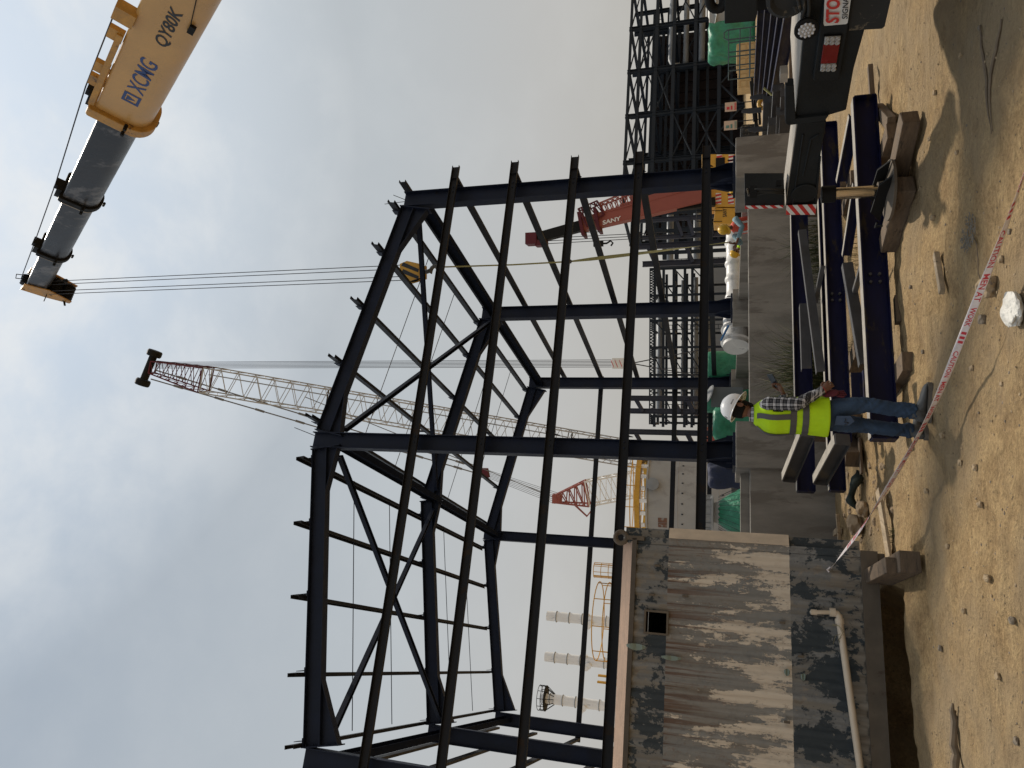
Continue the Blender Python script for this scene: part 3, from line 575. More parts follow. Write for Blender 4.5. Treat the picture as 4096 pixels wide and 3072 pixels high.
q = atz(1966, 342); timber(q + UZ * .08, (-.62, .78), .95, .19, .16, 'second heavy timber beside the block under the outrigger pad', bev=.012)
q = atz(1922, 250); timber(q + UZ * .05, (.5, .85), .8, .14, .09, 'split dark timber lying behind the outrigger timbers', bev=.012)
q = atz(1892, 180); timber(q + UZ * .05, (.9, .3), .55, .07, .06, 'brown offcut of timber under the crane', bev=.006)
q = atz(1945, 670); timber(q + UZ * .03, (.95, .3), .30, .10, .05, 'short rotten board lying beside the lowest girder', bev=.006)
q = atz(1928, 780); timber(q + UZ * .06, (.8, -.6), .22, .10, .08, 'small pale wood offcut next to the lowest girder', 'timber', 'woodl')
q = atz(1850, 965); timber(q + UZ * .10, (.3, .9), .9, .22, .20, 'brown sleeper under the left ends of the girders')
q = atz(1862, 985); timber(q + UZ * .02, (.9, .4), .5, .1, .03, 'thin dark board lying left of the girder ends', 'board')

# ------------------------------------------------------------------ stacked girders in front of the wall
def girder(name, a, b, D, F, label, m='steel2', kind='i', cat='steel beam', endp=True, bolts=()):
    a, b = V(a), V(b); b_ = MB(); d = (b - a).normalized()
    if kind == 'i': b_.ibeam(a, b, D, F, .013, .010)
    elif kind == 'c': b_.chan(a, b, D, F, .009, UZ, -1)
    else: b_.bar(a, b, F, .009, UZ, (0, D / 2)); b_.bar(a, b, .009, D, UZ, (F / 2, 0))
    r = b_.build(name, M[m], origin=a); tag(r, label, cat)
    if endp:
        for pp in (a - d * .006, b + d * .006): e = MB(); dd, sd, u = frame(d); e.box(pp, d * .006, sd * F * .55, u * D * .46); e.build('end_plate', M[m], r)
    if bolts:
        e = MB(); dd, sd, u = frame(d)
        for s in bolts:
            c = a + d * s; 
            for i in (-1, 1):
                for j in (-1, 1):
                    p = c + d * .045 * i + u * .045 * j; e.tube(p - sd * .05, p + sd * .05, .016, 6)
        e.build('bolts', M['dull'], r)
    return r
# dusty top flanges, the sunlight on them painted in as pale strips
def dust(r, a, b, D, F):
    e = MB(); e.bar(a, b, F - .01, .004, UZ, (0, D / 2 + .0035)); e.build('dusty_lit_flange_top', M['dustlit'], r)
za = .125
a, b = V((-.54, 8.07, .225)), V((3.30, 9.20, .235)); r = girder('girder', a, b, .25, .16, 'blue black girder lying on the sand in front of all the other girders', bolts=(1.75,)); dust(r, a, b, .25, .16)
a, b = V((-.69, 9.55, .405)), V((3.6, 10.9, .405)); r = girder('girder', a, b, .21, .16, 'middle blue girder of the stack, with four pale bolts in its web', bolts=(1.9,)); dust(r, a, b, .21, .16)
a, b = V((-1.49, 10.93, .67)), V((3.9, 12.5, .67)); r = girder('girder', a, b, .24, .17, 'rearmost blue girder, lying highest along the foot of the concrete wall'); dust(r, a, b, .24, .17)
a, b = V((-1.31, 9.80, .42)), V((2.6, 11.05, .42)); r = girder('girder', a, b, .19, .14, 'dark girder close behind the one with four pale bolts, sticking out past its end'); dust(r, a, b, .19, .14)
def px_girder(p, q, da, db, D, F, label, m='dull', kind='i', endp=True):
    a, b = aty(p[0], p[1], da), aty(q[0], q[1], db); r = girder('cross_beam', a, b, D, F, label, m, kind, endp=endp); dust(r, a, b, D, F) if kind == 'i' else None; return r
px_girder((1704, 1031), (1744, 934), 10.2, 9.35, .17, .13, 'grey brown beam laid askew on top of the girder ends, higher of two')
px_girder((1772, 1036), (1820, 950), 9.75, 8.95, .17, .13, 'grey brown beam laid askew at the girder ends, lower of two')
px_girder((1773, 806), (1733, 500), 10.0, 10.9, .10, .09, 'long dusty channel with chalk writing laid over the rear girders', kind='l', endp=False)
px_girder((1868, 790), (1830, 572), 8.95, 9.5, .11, .10, 'dusty angle bar between the nearest and middle girders', kind='l', endp=False)
px_girder((1762, 652), (1778, 572), 10.6, 10.2, .05, .05, 'short pale strut between the middle and rear girders', kind='l', endp=False)
px_girder((1846, 632), (1864, 570), 9.3, 8.9, .05, .05, 'short pale strut just behind the nearest girder', kind='l', endp=False)
px_girder((1818, 392), (1846, 250), 9.9, 9.3, .12, .10, 'dark beam under the outrigger, behind the nearest girder', 'steel2', endp=False)
px_girder((1829, 552), (1853, 396), 9.8, 9.3, .10, .08, 'dark diagonal bar behind the outrigger jack', 'steel2', endp=False)
px_girder((1742, 800), (1737, 660), 10.7, 11.1, .12, .12, 'dusty splice channel bolted between the rear girders', kind='l', endp=False)
b_ = MB(); c = aty(1852, 838, 7.95); dd = (V((3.3, 9.2, 0)) - V((-.54, 8.07, 0))).normalized(); b_.box(c, dd * .16, dd.cross(UZ) * .006, UZ * .055); b_.box(c - UZ * .05 + dd.cross(UZ) * .05, dd * .16, dd.cross(UZ) * .05, UZ * .006)
r = b_.build('cleat_angle', M['steel2'], origin=c); tag(r, 'blue bolted angle cleat on the nearest girder beside the man', 'steel cleat')
for i, (c, ht, lb) in enumerate((((2.6, 10.75, .10), .19, 'timber bearer under the right end of the middle girder'), ((.4, 10.2, .10), .19, 'timber bearer under the girders behind the man'), ((2.9, 12.05, .27), .55, 'tall timber packing under the right end of the rear girder'), ((-.6, 11.15, .27), .55, 'tall timber packing under the left end of the rear girder'), ((2.6, 9.0, .04), .13, 'flat bearer under the right end of the nearest girder'), ((.1, 8.25, .04), .13, 'flat bearer under the left end of the nearest girder'))):
    timber(c, ey, .8, .2, ht, lb)
# ------------------------------------------------------------------ truck crane on the right
TQ = V((.866, .5, 0)); LQ = V((-.5, .866, 0)); CP = V((1.9, 8.0, 0))
def atc(x, y, off=0.0): return atp(x, y, CP - TQ * off, TQ)      # on the crane's rear plane, off metres towards the camera
cr_ = thing('truck_crane', V((3.3, 6.4, 0)), 'dark grey truck crane showing its tail lights and stop sign, one outrigger on timber', 'crane')
def plate(name, px, off, thick, m, parent=cr_, bevel=0): b = MB(); b.prism([atc(x, y, off) for x, y in px], TQ * thick); return b.build(name, m, parent, bevel=bevel)
body = plate('rear_body', [(1735, 75), (1719, 257), (1791, 249), (1828, 238), (1844, 150), (1868, 64), (1868, -60), (1735, -60)], .12, 1.2, M['crane'], bevel=.012)
plate('body_top', [(1733, 75), (1718, 256), (1719.5, 256), (1736, 75)], .10, 1.15, M['dustlit'])  # pale strip: dirt plus painted sunlight along the top edge
plate('bumper_panel', [(1780, 0), (1756, 170), (1758, 175), (1808, 174), (1813, 170), (1842, 0), (1855, -90), (1795, -90)], .17, .06, M['crane'], bevel=.01)
plate('mudflap', [(1834, 66), (1905, 62), (1911, 57), (1924, 0), (1940, -110), (1837, -110)], .14, .02, M['rubber'])
plate('collar', [(1696, 185), (1696, 262), (1698, 268), (1704, 271), (1782, 262), (1791, 249), (1719, 257), (1715, 185)], .16, .10, M['crane'], bevel=.008)
beam = plate('outrigger_beam', [(1722, 268), (1697, 447), (1760, 447), (1762, 413), (1769, 359), (1775, 321), (1785, 262)], .04, .42, M['crane'], bevel=.010)
plate('beam_top', [(1720, 268), (1696, 446), (1698.2, 446), (1722.6, 268)], .035, .40, M['dustlit'])  # sunlit, dusty top of the beam painted as a pale plate
plate('beam_rim', [(1700, 443), (1760, 441), (1762, 416), (1771, 340), (1774, 340), (1766, 417), (1764, 446), (1699, 448)], .055, .02, M['crane'])
b = MB(); c = atc(1738, 417, .045); b.lathe(c, [(.125, 0), (.125, .008), (.118, .012), (.11, .010), (0, .012)], -TQ, 28); b.build('round_cover', M['crane'], beam)
b = MB()
for p, q in (((1735, 290), (1712, 445)), ((1752, 300), (1735, 380)), ((1768, 290), (1752, 300))): b.tube(atc(*p, .045), atc(*q, .045), .008, 6)
b.build('weld_ribs', M['crane'], beam)
js = plate('jack_housing', [(1608, 414), (1609, 446), (1694, 445), (1694, 414)], .10, .26, M['crane'], bevel=.008)
def stripes(px, off, n, name, parent, skew):
    """red and white slanting bars over a quadrilateral given top-left, top-right, bottom-right, bottom-left as seen"""
    P = [atc(x, y, off) for x, y in px]
    def bl(u, v): return (P[0] * (1 - u) + P[1] * u) * (1 - v) + (P[3] * (1 - u) + P[2] * u) * v
    b = MB()
    for k in range(-2, n + 2):
        b.m = k % 2
        f = lambda a: min(1, max(0, a))
        a0, a1 = k / n, (k + 1) / n; pts = []
        for u, v in ((0, a0), (0, a1), (1, a1 + skew), (1, a0 + skew)): pts.append((u, v))
        # clip the bar to 0..1 in v
        def clip(poly, lim, keep):
            o = []
            for i in range(len(poly)):
                p, q = poly[i], poly[(i + 1) % len(poly)]; ip, iq = keep(p[1]), keep(q[1])
                if ip: o.append(p)
                if ip != iq: t = (lim - p[1]) / (q[1] - p[1]); o.append((p[0] + (q[0] - p[0]) * t, lim))
            return o
        pts = clip(pts, 0.0, lambda v: v >= 0); pts = clip(pts, 1.0, lambda v: v <= 1) if pts else pts
        if len(pts) > 2: b.prism([bl(*p) for p in pts], TQ * .006)
    return b.build(name, [M['red'], M['white']], parent)
stripes([(1609, 451.5), (1609, 445), (1692, 444), (1692, 449.5)], .125, 8, 'warning_stripes', js, -.10)
stripes([(1698, 464), (1699, 444), (1764, 442), (1761, 464)], .075, 6, 'warning_stripes', beam, -.30)
b = MB(); b.box(atc(1627, 414, .16), TQ * .05, LQ * .035, UZ * .035); b.box(atc(1616, 412, .15), TQ * .02, LQ * .02, UZ * .03); b.build('valve_block', M['craned'], js)
for k, (a1, a2, a3) in enumerate((((1630, 409), (1660, 408), (1694, 410)), ((1630, 413), (1662, 415), (1694, 413)), ((1614, 408), (1617, 422), (1632, 424)), ((1632, 421), (1660, 416), (1694, 419)))):
    b = MB(); b.path([atc(*a1, .16), atc((a1[0] + a2[0]) / 2, (a1[1] + a2[1]) / 2, .17), atc(*a2, .16), atc(*a3, .13)], .010, 8); b.build('hose', M['rubber'], js, smooth=True)
b = MB(); b.cube((0, 0, 0), (.05, .05, .05)); b.v = [tuple(V(v) + atc(1688, 400, .10)) for v in b.v]; b.build('latch', M['craned'], beam)
jt, jb = atc(1770, 421, -.06), atc(1770, 421, -.06); jt.z = .72; jb.z = .27
b = MB(); b.tube(jt + UZ * .1, jt - UZ * .03, .085, 20); b.build('jack_sleeve', M['craned'], js, smooth=False)
b = MB(); b.tube(jt, jb, .060, 24); b.build('jack_cylinder', M['chrome'], js, smooth=False)
pd = V((jb.x, jb.y, .20)); b = MB(); b.lathe(pd, [(0, .11), (.09, .10), (.10, .03), (.30, .005), (.30, -.02), (0, -.02)], UZ, 28); b.build('outrigger_pad', M['rail_brown'], cr_)
b = MB()
for s in (-1, 1): b.prism([pd + LQ * .33 - TQ * (.10 * s) + UZ * .03, pd - LQ * .30 - TQ * (.10 * s) + UZ * .02, pd - LQ * .18 - TQ * (.10 * s) + UZ * .12, pd + LQ * .2 - TQ * (.10 * s) + UZ * .14], TQ * .02)
b.path([pd + LQ * .33 - TQ * .12 + UZ * .06, pd + LQ * .40 - TQ * .12 + UZ * .07, pd + LQ * .38 - TQ * .12 + UZ * .0], .012, 6); b.build('pad_bracket', M['craned'], cr_)
# lamps
def lampround(x, y, r):
    c = atc(x, y, .22); b = MB(); b.lathe(c, [(r * .8, -.05), (r * 1.1, -.01), (r * 1.14, .02), (r, .025)], -TQ, 28); o = b.build('work_lamp', M['craned'], cr_)
    b = MB(); b.lathe(c, [(r, .018), (r * .7, .026), (0, .03)], -TQ, 28); l = b.build('lens', M['lamp'], o, smooth=True)
    b = MB(); dd, sx_, sy_ = frame(-TQ)
    for rr, k in ((0, 1), (.33, 6), (.68, 11)):
        for i in range(k): a = i * 2 * pi / k + rr; b.lathe(c - TQ * .026 + (sx_ * cos(a) + sy_ * sin(a)) * r * rr, [(r * .14, 0), (r * .10, .008), (0, .011)], -TQ, 10)
    b.build('reflectors', M['reflw'], o); return o
lampround(1742, 61, .080)
tl = plate('tail_light', [(1779, 78), (1820, 76), (1806, 156), (1768, 157)], .19, .05, M['craned'], bevel=.004)
def tq(v0, v1, inset, m, name, off):
    f = lambda u, v: (1779 + (1820 - 1779) * u + (1768 - 1779) * v + ((1806 - 1768) - (1820 - 1779)) * u * v, 78 - 2 * u + 79 * v)
    pts = [f(inset, v0), f(1 - inset, v0), f(1 - inset, v1), f(inset, v1)]; return plate(name, pts, off, .02, m, tl, bevel=.003)
tq(.03, .24, .08, M['lamp'], 'clear_lens', .197); tq(.25, .76, .06, M['lampr'], 'red_lens', .202); tq(.77, .97, .08, M['lamp'], 'clear_lens', .197)
b = MB()
for v in (.08, .19, .82, .92):
    for u in (.22, .5, .78):
        x = 1779 + 41 * u - 11 * v; y = 78 + 79 * v; b.lathe(atc(x, y, .203), [(.020, 0), (.014, .006), (0, .002)], -TQ, 10)
b.build('bulbs', M['lamp'], tl)
sg = plate('stop_sign', [(1784, -60), (1779, 52), (1781, 56), (1828, 52), (1831, 49), (1846, -60)], .185, .012, M['white'])
p0, p1, pt = atc(1812.5, 50, .199), atc(1816.5, -20, .199), atc(1783, 50, .199)
b = MB(); text_fit(b, 'STOP', p0, p1 - p0, pt - p0, (p1 - p0).length * .98, (pt - p0).length, 0, .035); b.build('lettering', M['red'], sg)
p0, p1, pt = atc(1831, 41, .199), atc(1834, -14, .199), atc(1818.5, 41, .199)
b = MB(); text_fit(b, 'SIGNAL', p0, p1 - p0, pt - p0, (p1 - p0).length, (pt - p0).length, 0, .015); b.build('lettering', M['ink'], sg)
# upper parts at the frame edge
plate('counterweight_panel', [(1565, -90), (1565, 52), (1632, 46), (1636, 30), (1636, -90)], .10, .7, M['crane'], bevel=.008)
plate('underbody', [(1636, 24), (1700, 13), (1735, 22), (1790, 60), (1790, -90), (1636, -90)], -.15, .5, M['craned'])
b = MB(); c = atc(1550, -6, .05); R = [c + LQ * (.10 * cos(a)) + UZ * (.065 * sin(a)) for a in [i * pi / 10 for i in range(20)]]; b.path(R, .038, 8, True); b.box(c - UZ * .05 + -LQ * .05, TQ * .03, LQ * .1, UZ * .04); b.build('tow_eye', M['craned'], cr_, smooth=True)
b = MB(); c = atc(1702, -8, .12); b.lathe(c, [(.16, -.02), (.16, .03), (.13, .05), (.10, .02), (0, .02)], -TQ, 28); b.build('drum_end', M['rubber'], cr_)
for pts in (((1722, -10), (1728, 20), (1722, 28), (1716, 14)), ((1735, -10), (1738, 18), (1733, 34), (1733, 45)), ((1745, -20), (1748, 18), (1746, 36), (1744, 48))):
    b = MB(); b.path([atc(x, y, .2) for x, y in pts], .013, 8); b.build('hose', M['rubber'], cr_, smooth=True)
b = MB(); b.box(atc(1693, 160, .2), TQ * .05, LQ * .045, UZ * .03); b.build('step_bracket', M['dustlit'], cr_)
# carrier beyond the frame, carrying the slewing deck and boom foot
rc = V((3.55, 5.35, 0)); cb = MB(); c = rc + TQ * 5.2; cb.box(c + UZ * 1.1, TQ * 4.4, LQ * 1.2, UZ * .38); cb.build('carrier', M['crane'], cr_, bevel=.03)
for k in (1.9, 3.3, 6.2, 7.6):
    for s in (-1, 1):
        b = MB(); b.lathe(rc + TQ * k + LQ * s * 1.05 + UZ * .56, [(.2, -.16), (.42, -.16), (.55, -.12), (.56, 0), (.55, .12), (.42, .16), (.2, .16), (.18, .06), (0, .06)], LQ * s, 24); b.build('wheel', M['rubber'], cr_, smooth=True)
# ------------------------------------------------------------------ telescopic boom
PB = CAM + ray(390, 0) * 12.0; PT = aty(84, 612, 17.5); bd = (PT - PB).normalized(); bs = bd.cross(UZ).normalized(); bu = bs.cross(bd).normalized()
if bu.z < 0: bu = -bu
def axis_at(x, y):
    d = ray(x, y).normalized(); w0 = PB - CAM; b = bd.dot(d); return PB + bd * ((b * d.dot(w0) - bd.dot(w0)) / (1 - b * b))
foot = PB - bd * ((PB.z - 2.7) / bd.z)
def section(wd, ht, rb, rtp=.06):
    pts = []
    for cx_, cz_, r, a0 in ((wd / 2 - rtp, ht / 2 - rtp, rtp, 0), (-wd / 2 + rtp, ht / 2 - rtp, rtp, 90), (-wd / 2 + rb, -ht / 2 + rb, rb, 180), (wd / 2 - rb, -ht / 2 + rb, rb, 270)):
        k = 9 if r == rb else 4
        for i in range(k): a = radians(a0 + 90 * i / (k - 1)); pts.append((cx_ + r * cos(a), cz_ + r * sin(a)))
    return pts
def sec_ring(p, sc): return [p + bs * x + bu * z for x, z in sc]
bm_ = thing('telescopic_boom', foot, 'yellow and black telescopic crane boom with blue lettering, rising over the steel shed', 'crane boom')
Pe1, Pe2, Pe3, Pe4 = axis_at(281, 236), axis_at(187, 424), axis_at(123, 540), axis_at(86, 612)
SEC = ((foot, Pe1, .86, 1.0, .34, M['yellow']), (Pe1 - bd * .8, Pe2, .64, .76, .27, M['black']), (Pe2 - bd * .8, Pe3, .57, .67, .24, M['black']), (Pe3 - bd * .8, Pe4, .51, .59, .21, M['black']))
secs = []
for i, (a, b, wd, ht, r, m) in enumerate(SEC):
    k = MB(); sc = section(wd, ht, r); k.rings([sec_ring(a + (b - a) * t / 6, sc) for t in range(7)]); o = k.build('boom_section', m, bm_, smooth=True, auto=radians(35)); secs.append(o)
    if i < 3:
        k = MB(); big = section(wd + (.20 if i == 0 else .13), ht + (.20 if i == 0 else .13), r + .09); k.rings([sec_ring(b - bd * (.16 if i == 0 else .10), big), sec_ring(b + bd * .10, big)]); k.build('collar', M['yellowd'] if i == 0 else M['craned'], o, bevel=.02)
        k = MB(); k.rings([sec_ring(b + bd * .09, section(wd + .06, ht + .06, r + .04)), sec_ring(b + bd * .20, section(wd + .05, ht + .05, r + .04))]); k.build('guide_ring', M['yellowd'] if i == 0 else M['dustlit'], o)
        k = MB(); k.box(b + bu * (ht / 2 + .13), bs * .10, bd * .10, bu * .10); k.box(b + bu * (ht / 2 + .10) - bs * .2, bs * .04, bd * .2, bu * .06)
        k.build('rope_guide', M['craned'], o); k = MB()
        for q in (-.16, .05): k.tube(b + bs * wd * .56 + bd * q - bu * .1, b + bs * (wd * .56 + .14) + bd * q - bu * .1, .035, 8); k.tube(b - bs * wd * .56 + bd * q - bu * .1, b - bs * (wd * .56 + .14) + bd * q - bu * .1, .035, 8)
        k.tube(b - bu * (ht / 2 + .10) + bs * .02, b - bu * (ht / 2 + .10) + bs * .02 + bd * .16, .03, 8); k.build('adjusting_screws', M['craned'], o)
    k = MB(); k.bar(a + (b - a) * .02 - bu * (ht / 2 + .003), b - bd * .2 - bu * (ht / 2 + .003), .016, .006, bu); k.build('weld_seam', M['yellowd'] if i == 0 else M['craned'], o)
# fittings along the top edge of the base section
k = MB()
for t in (.9, 1.35, 2.4): p = Pe1 - bd * t + bu * .55 - bs * .38; k.box(p + bu * .08, bd * .14, bs * .05, bu * .12)
k.bar(Pe1 - bd * 2.5 + bu * .57 - bs * .44, Pe1 - bd * .2 + bu * .57 - bs * .44, .05, .10, bu); k.build('side_bracket', M['yellowd'], secs[0])
k = MB(); k.box(Pe1 - bd * 3.0 + bu * .62 - bs * .40, bd * .16, bs * .1, bu * .16); k.build('sensor_box', M['yellowd'], secs[0])
k = MB(); k.box(Pe1 - bd * 3.55 - bs * .44 - bu * .30, bd * .09, bs * .03, bu * .05); k.box(Pe1 - bd * 4.25 - bs * .46 + bu * .26, bd * .10, bs * .05, bu * .06); k.tube(Pe1 - bd * 3.5 - bs * .44 - bu * .28, Pe1 - bd * 4.6 - bs * .44 - bu * .10, .008, 6); k.build('cable_clamp', M['craned'], secs[0])
# lettering on the side that faces the camera
def on_side(x, y, off=.006): return atp(x, y, PB - bs * (.43 + off), bs)
SIDE = -1
def side_text(mb, txt, a, b, c, sh=0, bold=.03): text_fit(mb, txt, a, b - a, c - a, (b - a).length, (c - a).length, sh, bold)
def bp(t, h, off=.005): return Pe1 - bd * t - bs * (.43 + off) + bu * h        # t metres back from the collar, h up the side
k = MB(); text_fit(k, 'XCMG', bp(1.20, -.13), -bd, bu, 1.05, .30, .12, .012); k.build('lettering', M['blue'], secs[0])
k = MB(); text_fit(k, 'QY80K', bp(2.75, -.14), -bd, bu, 1.0, .25, .25, .02); k.build('lettering', M['ink'], secs[0])
k = MB()                                                         # square emblem with a V notch
for u0, u1, v0, v1 in ((0, .30, 0, .05), (0, .30, .25, .30), (0, .05, .05, .25), (.25, .30, .05, .25)):
    k.hexa([bp(.82 + u0, -.13 + v0, .004), bp(.82 + u1, -.13 + v0, .004), bp(.82 + u1, -.13 + v1, .004), bp(.82 + u0, -.13 + v1, .004), bp(.82 + u0, -.13 + v0, .007), bp(.82 + u1, -.13 + v0, .007), bp(.82 + u1, -.13 + v1, .007), bp(.82 + u0, -.13 + v1, .007)])
k.prism([bp(.88, .10, .004), bp(1.02, .10, .004), bp(.95, -.05, .004)], -bs * .003); k.build('emblem', M['blue'], secs[0])
# boom head: side plates, sheaves
hd = Pe4; k = MB()
for s in (-1, 1):
    k.prism([hd + bs * s * .27 + bu * .34 - bd * .25, hd + bs * s * .27 + bu * .38 + bd * .30, hd + bs * s * .27 - bu * .30 + bd * .22, hd + bs * s * .27 - bu * .95 + bd * .02, hd + bs * s * .27 - bu * .98 - bd * .16, hd + bs * s * .27 - bu * .30 - bd * .45], bs * s * .03)
hp = k.build('boom_head', M['yellowd'], bm_)
for q, r, n in ((hd - bu * .78 - bd * .02, .20, 6), (hd + bu * .30 + bd * .16, .17, 4), (hd - bu * .42 - bd * .10, .22, 6)):
    k = MB()
    for i in range(n):
        o_ = (i - (n - 1) / 2) * .075; k.lathe(q + bs * o_, [(.05, -.028), (r, -.028), (r - .03, 0), (r, .028), (.05, .028)], bs, 24)
    k.tube(q - bs * .3, q + bs * .3, .04, 10); k.build('sheave', M['craned'], hp)
k = MB(); k.path([hd + bu * .42 + bs * .1 + bd * .05, hd + bu * .62 + bs * .1 + bd * .2, hd + bu * .60 + bs * .1 + bd * .55, hd + bu * .40 + bs * .1 + bd * .40], .014, 6); k.tube(hd - bs * .27 - bd * .1 - bu * .3, hd - bs * .5 + bd * .05 - bu * .3, .015, 6); k.tube(hd - bs * .3 - bu * .8, hd - bs * .42 - bu * .86, .03, 8); k.build('rope_keeper', M['craned'], hp)
k = MB(); k.path([hd + bu * .47 + bd * .12, Pe3 + bu * .52, Pe2 + bu * .60, Pe1 + bu * .76, foot + bu * .8], .014, 6); k.build('hoist_rope', M['cable'], bm_)
k = MB(); k.box(foot - UZ * .6 - bd * .2, V((1.6, .5, 0)), V((-.4, 1.2, 0)), UZ * .55); k.build('slewing_deck', M['crane'], cr_, bevel=.03)
# hoist ropes, hook block and hook
HK = V((hd.x, hd.y, 9.55)) - bu * .0; HK = aty(893, 588, hd.y - .05); hr_ = rt.copy(); hr_.z = 0; hr_.normalize(); hx = V((HK.x, HK.y, 0))
tip = V((hx.x, hx.y, hd.z - .55))
hb_ = thing('hook_block', HK, 'yellow hook block with black slanting stripes hanging inside the steel shed', 'hook block')
for i, ox in enumerate((-.20, -.10, .10, .20)):
    k = MB(); k.tube(V((hx.x, hx.y, HK.z + .15)) + hr_ * ox, V((hx.x, hx.y, hd.z - .45)) + hr_ * ox, .011, 6); k.build('rope', M['cable'], hb_)
k = MB(); p = tip + hr_ * .2 - UZ * .55; k.lathe(p, [(0, -.06), (.055, -.05), (.055, .05), (0, .06)], UZ, 12); k.build('rope_weight', M['craned'], hb_)
hv = V((-hr_.y, hr_.x, 0)); k = MB()
for s in (-1, 1): k.prism([HK + hv * s * .16 + hr_ * x + UZ * z for x, z in ((-.27, .10), (-.20, .30), (.20, .30), (.27, .10), (.17, -.30), (-.17, -.30))], hv * s * .03)
ck = k.build('cheek_plate', M['yellow2'], hb_)
k = MB()
for s in (-1, 1):
    for x in (-.16, .02): k.prism([HK + hv * s * .192 + hr_ * a + UZ * z for a, z in ((x - .06, -.22), (x + .02, -.24), (x + .22, .20), (x + .13, .26))], hv * s * .004)
k.build('black_stripe', M['ink'], ck)
k = MB()
for i in range(3): k.lathe(HK + hv * (i - 1) * .09 + UZ * .05, [(.04, -.03), (.24, -.03), (.21, 0), (.24, .03), (.04, .03)], hv, 24)
k.build('sheave', M['craned'], hb_)
k = MB(); hc = HK - UZ * .62; pts = [HK - UZ * .28, HK - UZ * .40, hc + hr_ * .02 + UZ * .16]; rs = [.06, .055, .06]
for i in range(11): a = radians(100 - i * 27); pts.append(hc + hr_ * (.135 * cos(a)) + UZ * (.135 * sin(a))); rs.append(.058 - .0025 * i if i < 9 else .02)
k.path(pts, .05, 10, rs=rs); k.build('hook', M['hookm'], hb_, smooth=True)
# ------------------------------------------------------------------ people
def plaid_material():
    m = bpy.data.materials.new('black_white_plaid'); m.use_nodes = True; t = m.node_tree; b = t.nodes['Principled BSDF']
    nn = lambda k: t.nodes.new(k); ln = lambda a, b_: t.links.new(a, b_)
    tcn = nn('ShaderNodeTexCoord'); sx = nn('ShaderNodeSeparateXYZ'); ln(tcn.outputs['UV'], sx.inputs[0])
    def stripes_(o, per, w0, w1):
        a = nn('ShaderNodeMath'); a.operation = 'DIVIDE'; ln(o, a.inputs[0]); a.inputs[1].default_value = per
        f = nn('ShaderNodeMath'); f.operation = 'FRACT'; ln(a.outputs[0], f.inputs[0])
        g = nn('ShaderNodeMath'); g.operation = 'GREATER_THAN'; ln(f.outputs[0], g.inputs[0]); g.inputs[1].default_value = w0
        l = nn('ShaderNodeMath'); l.operation = 'LESS_THAN'; ln(f.outputs[0], l.inputs[0]); l.inputs[1].default_value = w1
        k = nn('ShaderNodeMath'); k.operation = 'MULTIPLY'; ln(g.outputs[0], k.inputs[0]); ln(l.outputs[0], k.inputs[1]); return k.outputs[0]
    tot = None
    for o in (sx.outputs[0], sx.outputs[1]):
        for per, a, c, wt in ((.062, .0, .36, .33), (.062, .06, .13, .40), (.062, .24, .30, .40), (.062, .62, .67, .34), (.062, .80, .84, .34)):
            s = stripes_(o, per, a, c); k = nn('ShaderNodeMath'); k.operation = 'MULTIPLY'; ln(s, k.inputs[0]); k.inputs[1].default_value = wt
            if tot is None: tot = k.outputs[0]
            else:
                q = nn('ShaderNodeMath'); q.operation = 'ADD'; ln(tot, q.inputs[0]); ln(k.outputs[0], q.inputs[1]); tot = q.outputs[0]
    r = nn('ShaderNodeValToRGB'); ln(tot, r.inputs[0]); e = r.color_ramp.elements; e[0].position = .1; e[0].color = (.010, .010, .013, 1); e[1].position = .95; e[1].color = (.60, .60, .62, 1)
    k = e.new(.5); k.color = (.075, .075, .085, 1)
    ln(r.outputs[0], b.inputs['Base Color']); b.inputs['Roughness'].default_value = .85
    return m
M['plaid'] = plaid_material()
def uvs(o, fn):
    me = o.data; u = me.uv_layers.new(name='UVMap')
    for l in me.loops: u.data[l.index].uv = fn(me.vertices[l.vertex_index].co)
def ell(c, rx, ry, d, xa, n=20, sq=1.0, noise_=0.0):
    """closed ring: centre, half widths along xa and d x xa"""
    d = V(d).normalized(); xa = (V(xa) - d * V(xa).dot(d)).normalized(); ya = d.cross(xa); o = []
    for i in range(n):
        a = 2 * pi * i / n; ca, sa = cos(a), sin(a); k = (abs(ca) ** (2 / sq) + abs(sa) ** (2 / sq)) ** (-sq / 2) if sq != 1 else 1
        o.append(V(c) + xa * rx * ca * k + ya * ry * sa * k)
    return o
class Pose:
    """a figure's own axes: r to its right, f the way it faces, z up"""
    def __init__(s, base, yaw): s.b = V(base); s.f = V((sin(yaw), cos(yaw), 0)); s.r = V((cos(yaw), -sin(yaw), 0))
    def __call__(s, r, f, z): return s.b + s.r * r + s.f * f + UZ * z
